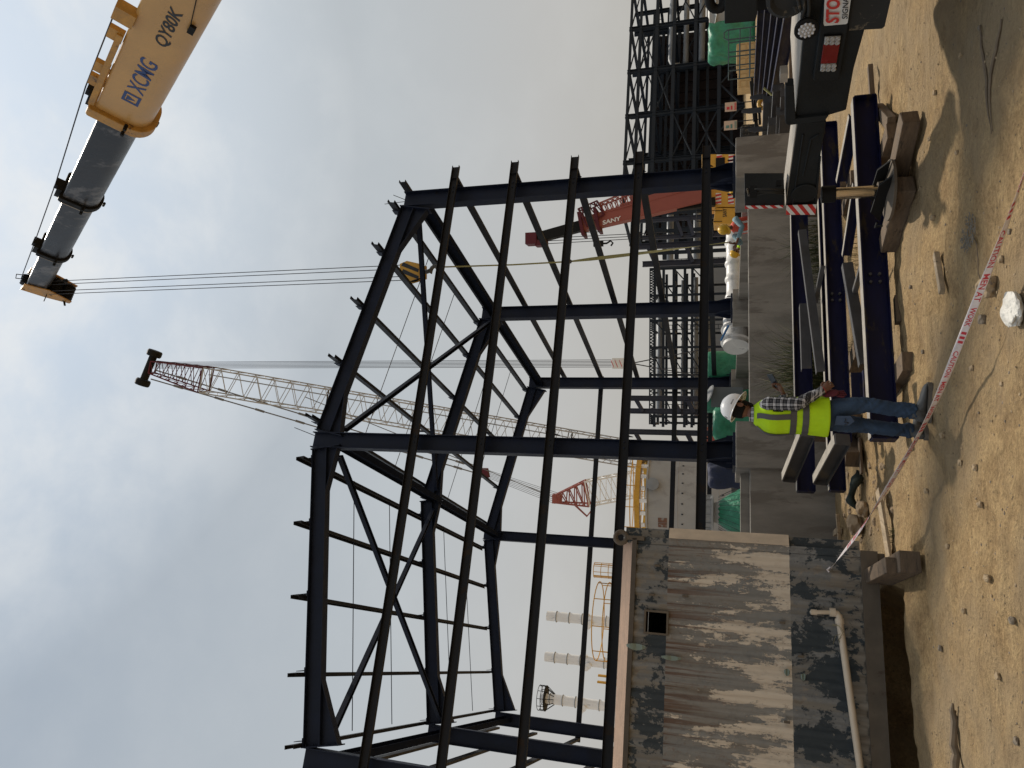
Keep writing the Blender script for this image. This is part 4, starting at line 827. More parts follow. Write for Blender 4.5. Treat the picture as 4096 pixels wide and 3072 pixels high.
def head_mesh(P, c, look, tilt, sc=1.0):
    """head with jaw, nose, brow, lips and ears as one surface; c the centre of the skull"""
    f = (P.f * cos(look) + P.r * sin(look)); r = f.cross(UZ).normalized(); f2 = (f * cos(tilt) - UZ * sin(tilt)).normalized(); u = r.cross(f2)
    mb = MB(); R = []
    for j in range(19):
        z = 1 - 2 * j / 18; z = max(-.985, min(.985, z)); q = sqrt(1 - z * z); ring = []
        for i in range(28):
            a = 2 * pi * i / 28; x, y = sin(a), cos(a)
            rx = .076 * q ** .85; ry = .096 * q ** .85
            if z < 0: rx *= 1 - .30 * (-z) ** 1.5; ry *= (1 - .10 * -z) if y > 0 else (1 - .34 * -z)
            px, py, pz = x * rx, y * ry, z * .118
            if y > .3: py += .008 * max(0, 1 - abs(z + .75) / .3)                     # chin
            if y > .9 and abs(x) < .35: py += .022 * max(0, 1 - abs(z + .22) / .22) * (1 - abs(x) / .4) + .006 * max(0, 1 - abs(z + .52) / .12)    # nose and lips
            if y > .7 and .2 < abs(x) < .6: py -= .008 * max(0, 1 - abs(z - .06) / .16)                   # eye sockets
            ring.append(c + (r * px + f2 * py + u * pz) * sc)
        R.append(ring)
    mb.rings(R)
    for s in (-1, 1):                                                                # ears
        e = c + (r * s * .078 - f2 * .004 - u * .010) * sc
        mb.rings([ell(e + r * s * t, .020 * k * sc, .033 * k * sc, r * s, f2 * .9 + u * .25, 12) for t, k in ((-.012, .8), (.006, 1), (.014, 1.05), (.017, .8), (.012, .45))])
    eyes = [(c + (r * s * .031 + f2 * .083 + u * .008) * sc) for s in (-1, 1)]
    return mb, f2, r, u, eyes
def helmet(parent, c, f2, r, u, m, sc=1.0, letters=None):
    mb = MB(); R = []
    for z, k in ((-.005, 1.0), (.02, 1.0), (.05, .96), (.08, .86), (.105, .70), (.122, .48), (.131, .25), (.133, .05)):
        R.append([c + (r * .112 * k * sin(a) + f2 * (.136 * k * cos(a)) + u * (z + .006 * (abs(sin(a)) < .3 and k < .97 and cos(a) > -.95))) * sc for a in [2 * pi * i / 32 for i in range(32)]])
    mb.rings(R); o = mb.build('helmet', m, parent, smooth=True)
    b = MB(); I, O, Lw = [], [], []
    for i in range(32):
        a = 2 * pi * i / 32; ex_ = .010 + .045 * max(0, cos(a)) ** 2 + .006 * max(0, -cos(a)); d = r * sin(a) * (.112) + f2 * cos(a) * .136
        I.append(c + (d * .97 - u * .002) * sc); O.append(c + (d + (r * sin(a) + f2 * cos(a)) * ex_ - u * (.012 + .010 * max(0, cos(a)))) * sc); Lw.append(c + (d + (r * sin(a) + f2 * cos(a)) * ex_ - u * (.017 + .010 * max(0, cos(a)))) * sc)
    b.rings([I, O, Lw, [p - u * .010 for p in I]], cap=False); b.build('helmet_brim', m, o, smooth=True)
    rb = MB()                                                        # crown ridges
    for x in (-.035, 0, .035): rb.path([c + (r * x + f2 * (.128 * cos(a)) * (1 - abs(x) * 3) + u * (.126 * sin(a) * (1 - abs(x) * 1.5) + .006)) * sc for a in [radians(20 + 14 * i) for i in range(11)]], .008 * sc, 6)
    rb.build('ridge', m, o, smooth=True)
    k = MB(); k.box(c + (r * .113 - u * .0) * sc, f2 * .018, r * .004, u * .014); k.box(c + (-f2 * .137 + u * .006) * sc, r * .02, f2 * .005, u * .012); k.build('strap_lug', m, o)
    if letters:
        for ang, txt, wd, ht in letters:
            vs, fs = text_verts(txt, 1, .02); x0 = min(v.x for v in vs); x1 = max(v.x for v in vs); y1 = max(v.y for v in vs); t = MB(); q = []
            for v in vs:
                a = ang + ((v.x - x0) / (x1 - x0) - .5) * wd / .125; zz = .022 + v.y / y1 * ht; kk = 1.012 - max(0, zz - .03) * .9
                q.append(c + (r * .112 * kk * sin(a) + f2 * .136 * kk * cos(a) + u * zz) * sc)
            t.add(q, fs); t.build('lettering', M['ink'], o)
    return o
def hand_nodes(w_, dirn, palm_n, thumb_side, curl=.5, sc=1.0, sprd=1.0):
    """wrist, direction of the fingers, normal of the palm, side the thumb leaves from"""
    d = V(dirn).normalized(); n = (V(palm_n) - d * V(palm_n).dot(d)).normalized(); s = d.cross(n) * thumb_side
    vs, fs = [], []
    R = []
    for t, hw, ht in ((-.035, .026, .020), (0, .027, .018), (.030, .036, .017), (.065, .041, .015), (.085, .040, .013), (.092, .032, .008)): R.append(ell(w_ + d * t * sc, hw * sc, ht * sc, d, s, 14, 1.2))
    mb = MB(); mb.rings(R)
    for k, (off, ln_) in enumerate(((.030, .070), (.010, .078), (-.010, .072), (-.029, .056))):
        p = w_ + (d * .080 + s * off * sprd) * sc; a = 0; pts = [p]; dirc = d
        for j, f_ in enumerate((.45, .32, .23)):
            a += curl * (.55 + .25 * j) * (1 + .12 * k); dirc = d * cos(a) + n * sin(a) + s * off * .8 * sprd; pts.append(pts[-1] + dirc.normalized() * ln_ * f_ * sc)
        v, f = skin([(q, (r_ * sc, r_ * sc)) for q, r_ in zip(pts, (.0098, .0092, .0082, .0068))], [(0, 1), (1, 2), (2, 3)], 1); mb.add(v, f)
    p = w_ + (d * .020 + s * .026) * sc; q1 = p + (d * .030 + s * .024 + n * .008) * sc; q2 = q1 + (d * .032 + s * .008 + n * .016) * sc; q3 = q2 + (d * .026 - s * .004 + n * .012) * sc
    v, f = skin([(p, .0125 * sc), (q1, .0115 * sc), (q2, .0105 * sc), (q3, .0080 * sc)], [(0, 1), (1, 2), (2, 3)], 1); mb.add(v, f)
    return mb
def merge(mb, o): mb.add(o.v, o.f); return mb
def shoe(mb_u, mb_s, ank, fd, sc=1.0):
    fd = V((fd[0], fd[1], 0)).normalized(); sd = fd.cross(UZ); g = V((ank.x, ank.y, ank.z - .095))
    R = []
    for t, hw, zt in ((-.085, .022, .075), (-.070, .036, .105), (-.03, .042, .125), (.02, .043, .118), (.06, .044, .098), (.10, .047, .082), (.15, .048, .072), (.19, .041, .060), (.212, .026, .046), (.220, .012, .036)):
        ring = []
        for i in range(16):
            a = 2 * pi * i / 16; ring.append(g + fd * t * sc + sd * hw * cos(a) * sc + UZ * (.026 + (zt - .026) * (.5 + .5 * sin(a))) * sc)
        R.append(ring)
    mb_u.rings(R)
    mb_u.rings([ell(ank + UZ * (z * sc) - fd * .012, r_ * sc, r_ * 1.1 * sc, UZ, sd, 16) for z, r_ in ((-.04, .047), (.0, .047), (.045, .050), (.052, .044))])
    out_ = []
    for t, hw in ((-.094, .015), (-.085, .034), (-.05, .045), (0, .046), (.05, .048), (.10, .052), (.15, .053), (.19, .046), (.218, .030), (.230, .010)): out_.append((t, hw))
    pts = [g + fd * t * sc + sd * hw * sc for t, hw in out_] + [g + fd * t * sc - sd * hw * sc for t, hw in out_[::-1]]
    mb_s.prism([p - UZ * .002 for p in pts], UZ * .032 * sc)
def wrinkle(o, amp, sc_=9, only=None):
    me = o.data
    for v in me.vertices:
        n = v.normal; v.co += n * amp * noise.noise(V((v.co.x * sc_, v.co.y * sc_, v.co.z * sc_ * 1.9)))
# ---- the man in the lime vest
PB_ = V((-.285, 7.27, gh(-.285, 7.27))); P = Pose(PB_, radians(48))
mn = thing('person', PB_, 'person in white helmet, lime vest, plaid shirt and jeans, holding a phone', 'person')
hip, chest = P(0, 0, .93), P(0, -.01, 1.30)
rsh, lsh = P(.178, -.02, 1.355), P(-.178, .01, 1.365)
rel, rwr = P(.245, -.07, 1.12), P(.275, .075, .895)
lel, lwr = P(-.20, .10, 1.13), P(-.02, .30, 1.21)
neck, hc = P(0, .02, 1.47), P(0, .075, 1.617)
mb = MB()
v, f = skin([(P(0, 0, 1.0), .12), (chest, .13), (P(0, 0, 1.42), .085), (neck, .056), (P(0, .045, 1.56), .052), (rsh, .055), (rel, .042), (rwr, .028), (lsh, .055), (lel, .042), (lwr, .028), (P(.1, 0, .88), .08), (P(-.1, 0, .88), .08)],
    [(0, 1), (1, 2), (2, 3), (3, 4), (2, 5), (5, 6), (6, 7), (2, 8), (8, 9), (9, 10), (0, 11), (0, 12)]); mb.add(v, f)
hm, f2, r2, u2, eyes = head_mesh(P, hc, radians(8), radians(24)); merge(mb, hm)
merge(mb, hand_nodes(rwr - (rwr - rel).normalized() * .005, (rwr - rel).normalized() + P.f * .35, -P.r + P.f * .2, 1, .42))
phd = (P.f * .55 + P.r * .62 + UZ * .25).normalized()
merge(mb, hand_nodes(lwr, P.r * .5 + UZ * .35 + P.f * .45, -P.f * .6 + UZ * .75, -1, .75))
body = mb.build('body', M['skin'], mn, smooth=True)
k = MB()
for e_ in eyes: k.lathe(e_, [(0, -.010), (.011, -.004), (.011, .002), (0, .006)], f2, 12)
k.build('eyes', M['white'], mn)
# hair at the back of the head, sideburns and beard
k = MB(); R = []
for j, zz in enumerate((.06, .03, .0, -.030, -.052, -.064)):
    kk = (1.06, 1.06, 1.05, 1.0, .92, .86)[j]; R.append([hc + r2 * (.078 * kk * sin(a)) + f2 * (.098 * kk * cos(a) * (.94 if cos(a) < 0 else .5)) + u2 * (zz + .03 * max(0, cos(a))) for a in [pi / 2 + pi * (i - .9) / 14 * 1.12 for i in range(17)]])
n_ = 17; k.add([p for r_ in R for p in r_], [(j * n_ + i, j * n_ + i + 1, (j + 1) * n_ + i + 1, (j + 1) * n_ + i) for j in range(5) for i in range(n_ - 1)]); k.build('hair', M['hair'], mn, smooth=True)
k = MB(); R = []
for zz, kk in ((-.010, 1.03), (-.045, 1.05), (-.08, 1.07), (-.108, 1.02), (-.125, .75)):
    sh_ = 1 - .30 * max(0, -zz / .118) ** 1.5; R.append([hc + r2 * (.078 * kk * sh_ * sin(a)) + f2 * (.100 * kk * cos(a) * (1 - .1 * -zz / .118)) + u2 * zz for a in [radians(-66 + 132 * i / 16) for i in range(17)]])
k.add([p for r_ in R for p in r_], [(j * 17 + i, j * 17 + i + 1, (j + 1) * 17 + i + 1, (j + 1) * 17 + i) for j in range(4) for i in range(16)])
for s in (-1, 1): k.box(hc + r2 * s * .080 + f2 * .025 - u2 * .02, r2 * .003, f2 * .012, u2 * .05)
k.build('beard', M['hair'], mn, smooth=True)
# jeans grown as one piece, boots
rk, lk = P(.105, .045, .49), P(-.10, .02, .49)
ra, la = P(.07, .005, .10), P(-.115, .115, .10)
ra = V((-.225, 7.17, gh(-.22, 7.17) + .10)); la = V((-.405, 7.38, gh(-.40, 7.38) + .10))
rk = V((-.175, 7.20, .50)); lk = V((-.375, 7.37, .50))
hr__, hl__ = P(.088, .0, .87), P(-.088, .0, .87)
v, f = skin([(P(0, 0, .96), (.150, .118)), (P(0, -.012, .89), (.150, .130)), (hr__, (.098, .110)), ((hr__ + rk) / 2 + P.f * .01, (.088, .094)), (rk, (.070, .074)), ((rk + ra) / 2 - P.f * .012 + UZ * .02, (.066, .070)), (ra + UZ * .05, (.070, .074)), (ra + UZ * .005, (.074, .078)),
    (hl__, (.098, .110)), ((hl__ + lk) / 2 + P.f * .01, (.088, .094)), (lk, (.070, .074)), ((lk + la) / 2 - P.f * .012 + UZ * .02, (.066, .070)), (la + UZ * .05, (.070, .074)), (la + UZ * .005, (.074, .078))],
    [(0, 1), (1, 2), (2, 3), (3, 4), (4, 5), (5, 6), (6, 7), (1, 8), (8, 9), (9, 10), (10, 11), (11, 12), (12, 13)], 3, 1)
k = MB(); k.add(v, f); jn = k.build('jeans', M['jeans'], mn, smooth=True); jn.data.update()
for vv in jn.data.vertices:
    z = vv.co.z; kx = max(0, 1 - abs(z - .50) / .15) * .012 + max(0, 1 - abs(z - .17) / .14) * .018 + max(0, 1 - abs(z - .78) / .12) * .010 + .005; vv.co += vv.normal * kx * (noise.noise(V((vv.co.x * 8, vv.co.y * 8, z * 24 + vv.co.x * 22))) + .5 * noise.noise(V((vv.co.x * 15, vv.co.y * 15, z * 55 - vv.co.x * 30))))
pk = MB(); c = P(.085, -.118, .715)
pkm = mat('jeans_pocket', (.055, .088, .155), .85, 0, .2, 8)
R = [c + P.r * x + UZ * z - P.f * (.008 - 1.2 * (x - .0) ** 2) for x, z in ((-.062, .075), (.066, .070), (.068, -.045), (.004, -.085), (-.060, -.045))]; pk.prism(R, -P.f * .004); po = pk.build('pocket', pkm, jn)
k = MB(); k.path([c - P.f * .018 + P.r * x + UZ * z for x, z in ((-.045, -.005), (-.03, -.03), (-.015, -.035), (-.005, -.02), (-.005, .0), (.02, -.008), (.045, -.003))], .0035, 5); k.build('stitching', M['ink'], jn)
for an_, fd_ in ((ra, (.93, -.12)), (la, (.62, .78))):
    us, so_ = MB(), MB(); shoe(us, so_, an_, fd_, 1.12); bt = us.build('boot', M['boot'], mn, smooth=True); so_.build('sole', M['sole'], bt)

# shirt: sleeves and collar
def limb(pts, rs, n=18, sq=1.0, ref=UZ):
    R = []; k = len(pts)
    for i in range(k):
        d = (pts[min(i + 1, k - 1)] - pts[max(i - 1, 0)]).normalized(); q = rs[i]; q = q if isinstance(q, tuple) else (q, q); R.append(ell(pts[i], q[0], q[1], d, ref if abs(d.dot(ref)) < .95 else V((1, 0, 0)), n, sq))
    mb = MB(); mb.rings(R); return mb
def spl(a, b, n): return [a + (b - a) * i / n for i in range(n + 1)]
def sleeve(sh, el, wr, r0, r1, r2_, name, m, parent, plaid=True, n1=7):
    pts = spl(sh, el, n1) + spl(el, wr, n1)[1:]; rs = [r0 + (r1 - r0) * i / n1 for i in range(n1 + 1)] + [r1 + (r2_ - r1) * i / n1 for i in range(1, n1 + 1)]
    u_ = (sh - el).normalized(); inn = (P.b - sh); inn.z = 0; inn = inn.normalized(); pts = [sh + u_ * .050 + inn * .050, sh + u_ * .040 + inn * .030, sh + u_ * .022 + inn * .012] + pts; rs = [r0 * .25, r0 * .62, r0 * .88] + rs
    rs = [q * (1 + .05 * sin(i * 2.3)) for i, q in enumerate(rs)]; o = limb(pts, rs, 18, 1, P.f).build(name, m, parent, smooth=True)
    wrinkle(o, .008, 14)
    if plaid:
        dirv = (el - sh).normalized(); ax = P.f; c0 = sh - ORG[o.name]
        def fn(co):
            d = co - c0; t = d.dot(dirv); q = d - dirv * t; return (atan2(q.dot(P.r), q.dot(ax)) * .055 + .5, t + .5)
        uvs(o, fn)
    return o
shp = limb([P(0, 0, .985), P(0, -.01, 1.10), P(0, -.012, 1.25), P(0, -.01, 1.36), P(0, .0, 1.43)], [(.168, .128), (.160, .118), (.184, .124), (.188, .11), (.11, .085)], 24, 1.15, P.r).build('shirt', M['plaid'], mn, smooth=True)
uvs(shp, lambda co: (co.dot(P.r) + .5, co.z + .3))
sleeve(rsh + P.r * .012 + UZ * .01, rel, rwr, .066, .058, .040, 'sleeve', M['plaid'], shp); sleeve(lsh, lel, lwr - (lwr - lel) * .06, .068, .056, .040, 'sleeve', M['plaid'], shp)
k = limb([P(0, .0, 1.435), P(0, .006, 1.475), P(0, .012, 1.510)], [(.098, .085), (.074, .070), (.070, .070)], 22, 1, P.r); co_ = k.build('collar', M['plaid'], shp, smooth=True); uvs(co_, lambda co: (atan2(co.dot(P.r), co.dot(P.f)) * .07 + .5, co.z + .31))
# vest: open-sided shell following the torso
VR = ((.835, .212, .178, .000), (.92, .206, .170, .004), (1.02, .196, .152, .0), (1.12, .188, .140, -.004), (1.22, .196, .142, -.010), (1.29, .204, .146, -.014), (1.35, .206, .140, -.014), (1.395, .196, .122, -.010), (1.430, .168, .104, -.002), (1.462, .124, .092, .004), (1.486, .090, .080, .008))
def fold(a, z): return .011 * noise.noise(V((cos(a) * 3.2, sin(a) * 3.2, z * 3.5 + 2 * cos(a)))) + .006 * noise.noise(V((cos(a) * 8, sin(a) * 8, z * 8))) + max(0, 1.0 - z) * .05 * noise.noise(V((cos(a) * 4, sin(a) * 4, 7)))
def vring(z, hw, hd, fo, n=60, grow=0.0): return [P((hw + fold(a, z) + grow) * cos(a) * (abs(cos(a)) ** -.12 if abs(cos(a)) > .01 else 1), fo + (hd + fold(a, z) + grow) * sin(a), z) for a in [2 * pi * i / n for i in range(n)]]
def vinterp(z):
    for a, b in zip(VR[:-1], VR[1:]):
        if a[0] <= z <= b[0]: t = (z - a[0]) / (b[0] - a[0]); return tuple(a[i] + (b[i] - a[i]) * t for i in range(4))
    return VR[-1] if z > 1 else VR[0]
zs = [VR[0][0] + (VR[-1][0] - VR[0][0]) * i / 26 for i in range(27)]
zs = [VR[0][0] + (VR[-1][0] - VR[0][0]) * i / 44 for i in range(45)]
def arm_hole(a, z): # opening round each shoulder
    x = cos(a); return 1.17 < z < 1.395 and abs(sin(a)) < .60 * sin((z - 1.17) / .225 * pi) ** .45
k = MB(); vs = []; n = 60
for z in zs: vs += vring(*vinterp(z))
fs = []
for j in range(44):
    for i in range(n):
        if arm_hole(2 * pi * (i + .5) / n, (zs[j] + zs[j + 1]) / 2): continue
        fs.append((j * n + i, j * n + (i + 1) % n, (j + 1) * n + (i + 1) % n, (j + 1) * n + i))
k.add(vs, fs); vst = k.build('vest', M['vest'], mn, smooth=True)
wm = vst.modifiers.new('thickness', 'SOLIDIFY'); wm.thickness = .006
def vpt(a, z, g=.007): q = vinterp(z); g += fold(a, z); return P((q[1] + g) * cos(a) * (abs(cos(a)) ** -.12 if abs(cos(a)) > .01 else 1), q[3] + (q[2] + g) * sin(a), z)
def band(z0, z1, name):
    k = MB(); k.add([vpt(2 * pi * i / n, z) for z in (z0, z1) for i in range(n)], [(i, (i + 1) % n, n + (i + 1) % n, n + i) for i in range(n)]); o = k.build(name, M['reflect'], vst, smooth=True); return o
band(1.010, 1.065, 'waist_band'); band(1.115, 1.170, 'chest_band')
for s in (-1, 1):
    for fb in (-1, 1):
        k = MB(); q = []
        for i in range(13):
            z = 1.17 + .29 * i / 12; a = radians(90 - (38 - 4 * i / 12) * s) * fb if fb > 0 else -radians(90 - (38 - 4 * i / 12) * s)
            da = .030 / max(.06, vinterp(z)[1]) ; q += [vpt(a - da, z, .008), vpt(a + da, z, .008)]
        k.add(q, [(2 * i, 2 * i + 1, 2 * i + 3, 2 * i + 2) for i in range(12)]); k.build('shoulder_band', M['reflect'], vst, smooth=True)
ph = thing('phone', lwr + P.r * .09 + UZ * .07 + P.f * .07, "dark smartphone held in the left hand of the man in the lime vest", 'phone')
k = MB(); c = lwr + P.r * .085 + UZ * .085 + P.f * .08; pr = (P.r * .8 + UZ * .45 + P.f * .3).normalized(); pn = (-P.f * .85 + UZ * .55); pn = (pn - pr * pn.dot(pr)).normalized(); k.box(c, pr * .082, pr.cross(pn) * .038, pn * .0045); k.build('case', M['phone'], ph, bevel=.003)
k = MB(); k.box(c + pn * .005, pr * .078, pr.cross(pn) * .035, pn * .0004); k.build('screen', M['glass'], ph)
gl = thing('glove', rwr, 'maroon work glove held by the man in the lime vest in his lowered right hand', 'glove')
k = MB(); c = rwr - P.r * .045 - UZ * .045 + P.f * .0; k.rings([ell(c + UZ * z - P.r * .2 * z, w_, .016, UZ - P.r * .2, P.f, 12) for z, w_ in ((.05, .022), (.02, .04), (-.03, .045), (-.07, .035), (-.09, .012))]); o = k.build('palm', M['maroon'], gl, smooth=True)
k = MB()
for i in range(4): k.path([c - UZ * .075 + P.f * (.028 - .019 * i), c - UZ * (.115 + .01 * (i % 2)) + P.f * (.034 - .022 * i) - P.r * .008, c - UZ * (.14 + .008 * (i % 3)) + P.f * (.032 - .02 * i)], .009, 8)
k.build('fingers', M['maroon'], gl, smooth=True)
k = MB(); dd = (rwr - rel).normalized()
for t, m_ in ((-.012, 'orange'),): 
    dd_, a_, b__ = frame(dd); k.path([rwr + dd * t + (a_ * cos(x) + b__ * sin(x)) * .034 for x in [i * pi / 8 for i in range(16)]], .005, 6, True)
k.build('bracelet', M['orange'], mn)
k = MB(); dd_, a_, b__ = frame(dd); k.path([rwr + dd * .002 + (a_ * cos(x) + b__ * sin(x)) * .033 for x in [i * pi / 8 for i in range(16)]], .005, 6, True); k.build('bracelet', M['red'], mn)
helmet(mn, hc + u2 * .035, f2, r2, u2, M['helmet'], 1.02, ((radians(196), 'ETRA', .085, .026), (radians(98), 'RKBIM', .05, .010)))

# ---- workers inside the building, mostly hidden by the wall
def worker(base, yaw, lean, vestm, bandm, shirtm, helm, label, hands=None, crouch=.25, look=0.0, tilt=.5, hlabel=''):
    P = Pose(base, yaw); o = thing('person', base, label, 'person'); h = .90 - crouch
    hp_ = P(0, -.10, h); sl_ = sin(lean) * .5; su = cos(lean) * .5
    ch = P(0, -.10 + sl_ * .62, h + su * .62); nk = P(0, -.10 + sl_ * 1.02, h + su * 1.02); hc = P(0, -.10 + sl_ * 1.25 + .05, h + su * 1.32 + .02)
    rs_, ls_ = P(.19, -.10 + sl_ * .92, h + su * .90), P(-.19, -.10 + sl_ * .92, h + su * .90)
    rh, lh = hands if hands else (P(.14, .38, h + .12), P(-.14, .38, h + .12))
    rh, lh = V(rh), V(lh)
    def elb(s, w_, out): m = (s + w_) / 2; return m + (P.r * out * .10 - UZ * .14 - P.f * .02)
    re, le = elb(rs_, rh, 1), elb(ls_, lh, -1); kr, kl = P(.13, .12, h * .52), P(-.13, .06, h * .52); ar, al = P(.12, .02, .10), P(-.12, -.05, .10)
    mb = MB(); v, f = skin([(hp_, .12), (ch, .13), (nk, .06), ((nk + hc) / 2, .05), (rs_, .052), (re, .040), (rh, .027), (ls_, .052), (le, .040), (lh, .027), (P(.09, -.08, h - .05), .085), (P(-.09, -.08, h - .05), .085), (kr, .06), (kl, .06), (ar, .045), (al, .045)],
        [(0, 1), (1, 2), (2, 3), (1, 4), (4, 5), (5, 6), (1, 7), (7, 8), (8, 9), (0, 10), (0, 11), (10, 12), (11, 13), (12, 14), (13, 15)]); mb.add(v, f)
    hm, f2, r2, u2, eyes = head_mesh(P, hc, look, tilt); merge(mb, hm)
    for w_, e_, s in ((rh, re, 1), (lh, le, -1)): merge(mb, hand_nodes(w_, (w_ - e_).normalized(), -P.r * s, s, .95))
    mb.build('body', M['skin'], o, smooth=True)
    k = MB(); 
    for e_ in eyes: k.lathe(e_, [(0, -.010), (.011, -.004), (.011, .002), (0, .006)], f2, 10)
    k.build('eyes', M['white'], o)
    k = MB(); R = [[hc + r2 * (.080 * q * sin(a)) + f2 * (.100 * q * cos(a)) + u2 * z for a in [radians(70 + 220 * i / 16) for i in range(17)]] for z, q in ((.05, 1.03), (0, 1.04), (-.05, .95))]
    k.add([p for r_ in R for p in r_], [(j * 17 + i, j * 17 + i + 1, (j + 1) * 17 + i + 1, (j + 1) * 17 + i) for j in range(2) for i in range(16)]); k.build('hair', M['hair'], o, smooth=True)
    v, f = skin([(hp_ + UZ * .04, (.145, .12)), (P(.09, -.08, h - .05), .10), (kr, .078), (ar, .065), (P(-.09, -.08, h - .05), .10), (kl, .078), (al, .065)], [(0, 1), (1, 2), (2, 3), (0, 4), (4, 5), (5, 6)]); k = MB(); k.add(v, f); k.build('trousers', M['trouser'], o, smooth=True)
    ax = (nk - hp_).normalized()
    T = [hp_ - ax * .06, hp_ + ax * .10, hp_ + ax * .25, hp_ + ax * .38, hp_ + ax * .47, hp_ + ax * .53]; W_ = [(.195, .145), (.19, .14), (.195, .145), (.185, .135), (.15, .11), (.085, .08)]
    vt = limb(T, W_, 28, 1.12, P.r).build('vest', vestm, o, smooth=True); wrinkle(vt, .008, 10)
    k = MB(); R = []
    for t in (.10, .15): R.append(ell(hp_ + ax * t, .199, .149, ax, P.r, 28, 1.12))
    k.rings(R, False)
    for s in (-1, 1):
        q = []
        for i in range(9): 
            t = .14 + .36 * i / 8; ww = .149 if t < .3 else .149 - (t - .3) * .25; c = hp_ + ax * t + ax.cross(P.r) * -1 * 0
            fdir = P.r.cross(ax).normalized(); fdir = fdir if fdir.dot(P.f) > 0 else -fdir
            q += [c + P.r * (s * .115 - .024) + fdir * (ww + .004 - .02), c + P.r * (s * .115 + .024) + fdir * (ww + .004 - .025)]
        k.add(q, [(2 * i, 2 * i + 1, 2 * i + 3, 2 * i + 2) for i in range(8)])
    k.build('reflective_band', bandm, vt, smooth=True)
    for s_, e_, w_ in ((rs_, re, rh), (ls_, le, lh)):
        m1 = limb(spl(s_, e_, 4) + spl(e_, w_ + (e_ - w_) * .35, 3)[1:], [.072, .068, .064, .060, .056, .052, .048, .044], 14, 1, P.f); m1.build('sleeve', shirtm, o, smooth=True)
    for an_ in (ar, al): us, so_ = MB(), MB(); shoe(us, so_, an_, P.f); bt = us.build('boot', M['boot'], o, smooth=True); so_.build('sole', M['sole'], bt)
    helmet(o, hc + u2 * .035, f2, r2, u2, helm)
    return P, o, rh, lh
D_ = 17.1; hA, hB_ = aty(1583, 526, D_ - .22), aty(1590, 528, D_ - .2)
wb = aty(1600, 487, D_ + .15); wb.z = .43
worker(wb, radians(-152), .42, M['vesto'], M['reflw'], M['shirtb'], M['helmety'], 'person in orange vest and yellow helmet holding the end of the sling', (hA, hB_), .17, radians(12), .75, 'yellow safety helmet of the worker in the orange vest')
wb = aty(1602, 513, 22.6); wb.z = .30
worker(wb, radians(-100), .95, M['vest'], M['reflw'], M['maroon'], M['helmety'], 'person in a lime vest stooping beside the white wrapped pipe', None, .10, 0, 1.0, 'yellow safety helmet of the stooping worker by the white pipe')
wb = aty(1602, 414, 22.0); wb.z = 0.0
worker(wb, radians(170), .15, M['vest'], M['reflw'], M['shirtp'], M['helmety'], 'person in a yellow helmet mostly hidden behind a column base', None, .06, 0, .3, 'yellow safety helmet showing behind the base of the right front column')
# the sling from the hook to the worker's hands
sg_ = thing('lifting_sling', hc, 'olive webbing sling hanging from the crane hook down to the worker in the orange vest', 'sling')
h0 = aty(950, 577, HK.y); h1 = aty(1107, 572, HK.y - .05); h2 = aty(1230, 565, HK.y - .1); h3 = aty(1576, 523, D_ - .12)
k = MB(); k.path([h0 + UZ * .05, h0, h1, h2], .020, 6); k.build('doubled_web', M['strap'], sg_)
k = MB(); k.lathe(h2, [(0, -.07), (.05, -.04), (.05, .04), (0, .07)], UZ, 8); k.build('shackle', M['hookm'], sg_)
k = MB(); q = []; wdt = (.02, .05, .065, .07, .075, .08, .08, .085, .07); sgx = hr_
for i, wd in enumerate(wdt):
    t = i / 8; c = h2 + (h3 - h2) * t - UZ * .10 * sin(pi * t); tw = sgx * cos(.4 + 1.2 * t) + hv * sin(.4 + 1.2 * t); q.append([c - tw * wd - hv * .006, c + tw * wd - hv * .006, c + tw * wd + hv * .006, c - tw * wd + hv * .006])
k.rings(q); k.build('web', M['strap'], sg_)
# ------------------------------------------------------------------ behind the frame
def lat(a, b, n, wa, wb, parent, name, m, r=.07, rd=.04, side=None, taper=(0, 0), walk=None):
    """square lattice mast from a to b: four chords laced on every face"""
    a, b = V(a), V(b); d = (b - a).normalized(); s = (side or d.cross(V((0, 1, 0)))).normalized(); u = s.cross(d).normalized(); k = MB()
    def wid(t): return wa + (wb - wa) * t
    def c(t, i): sx, sy = ((-1, -1), (1, -1), (1, 1), (-1, 1))[i % 4]; q = wid(t) / 2; return a + (b - a) * t + s * sx * q + u * sy * q
    for i in range(4): k.tube(c(0, i), c(1, i), r, 6)
    for j in range(n):
        for i in range(4):
            t0, t1 = j / n, (j + 1) / n; tm = (t0 + t1) / 2
            k.tube(c(t0, i), c(tm, i + 1), rd, 5, caps=False); k.tube(c(tm, i + 1), c(t1, i), rd, 5, caps=False)
    for i in range(4): k.tube(c(0, i), c(0, i + 1), r, 5); k.tube(c(1, i), c(1, i + 1), r, 5)
    o = k.build(name, m, parent)
    if walk:
        k = MB(); k.bar(c(.02, 0) * .5 + c(.02, 3) * .5 + s * wid(0) * .28, c(.98, 0) * .5 + c(.98, 3) * .5 + s * wid(1) * .28, .04, .75, s.cross(d)); k.build('walkway', walk, o)
    return o
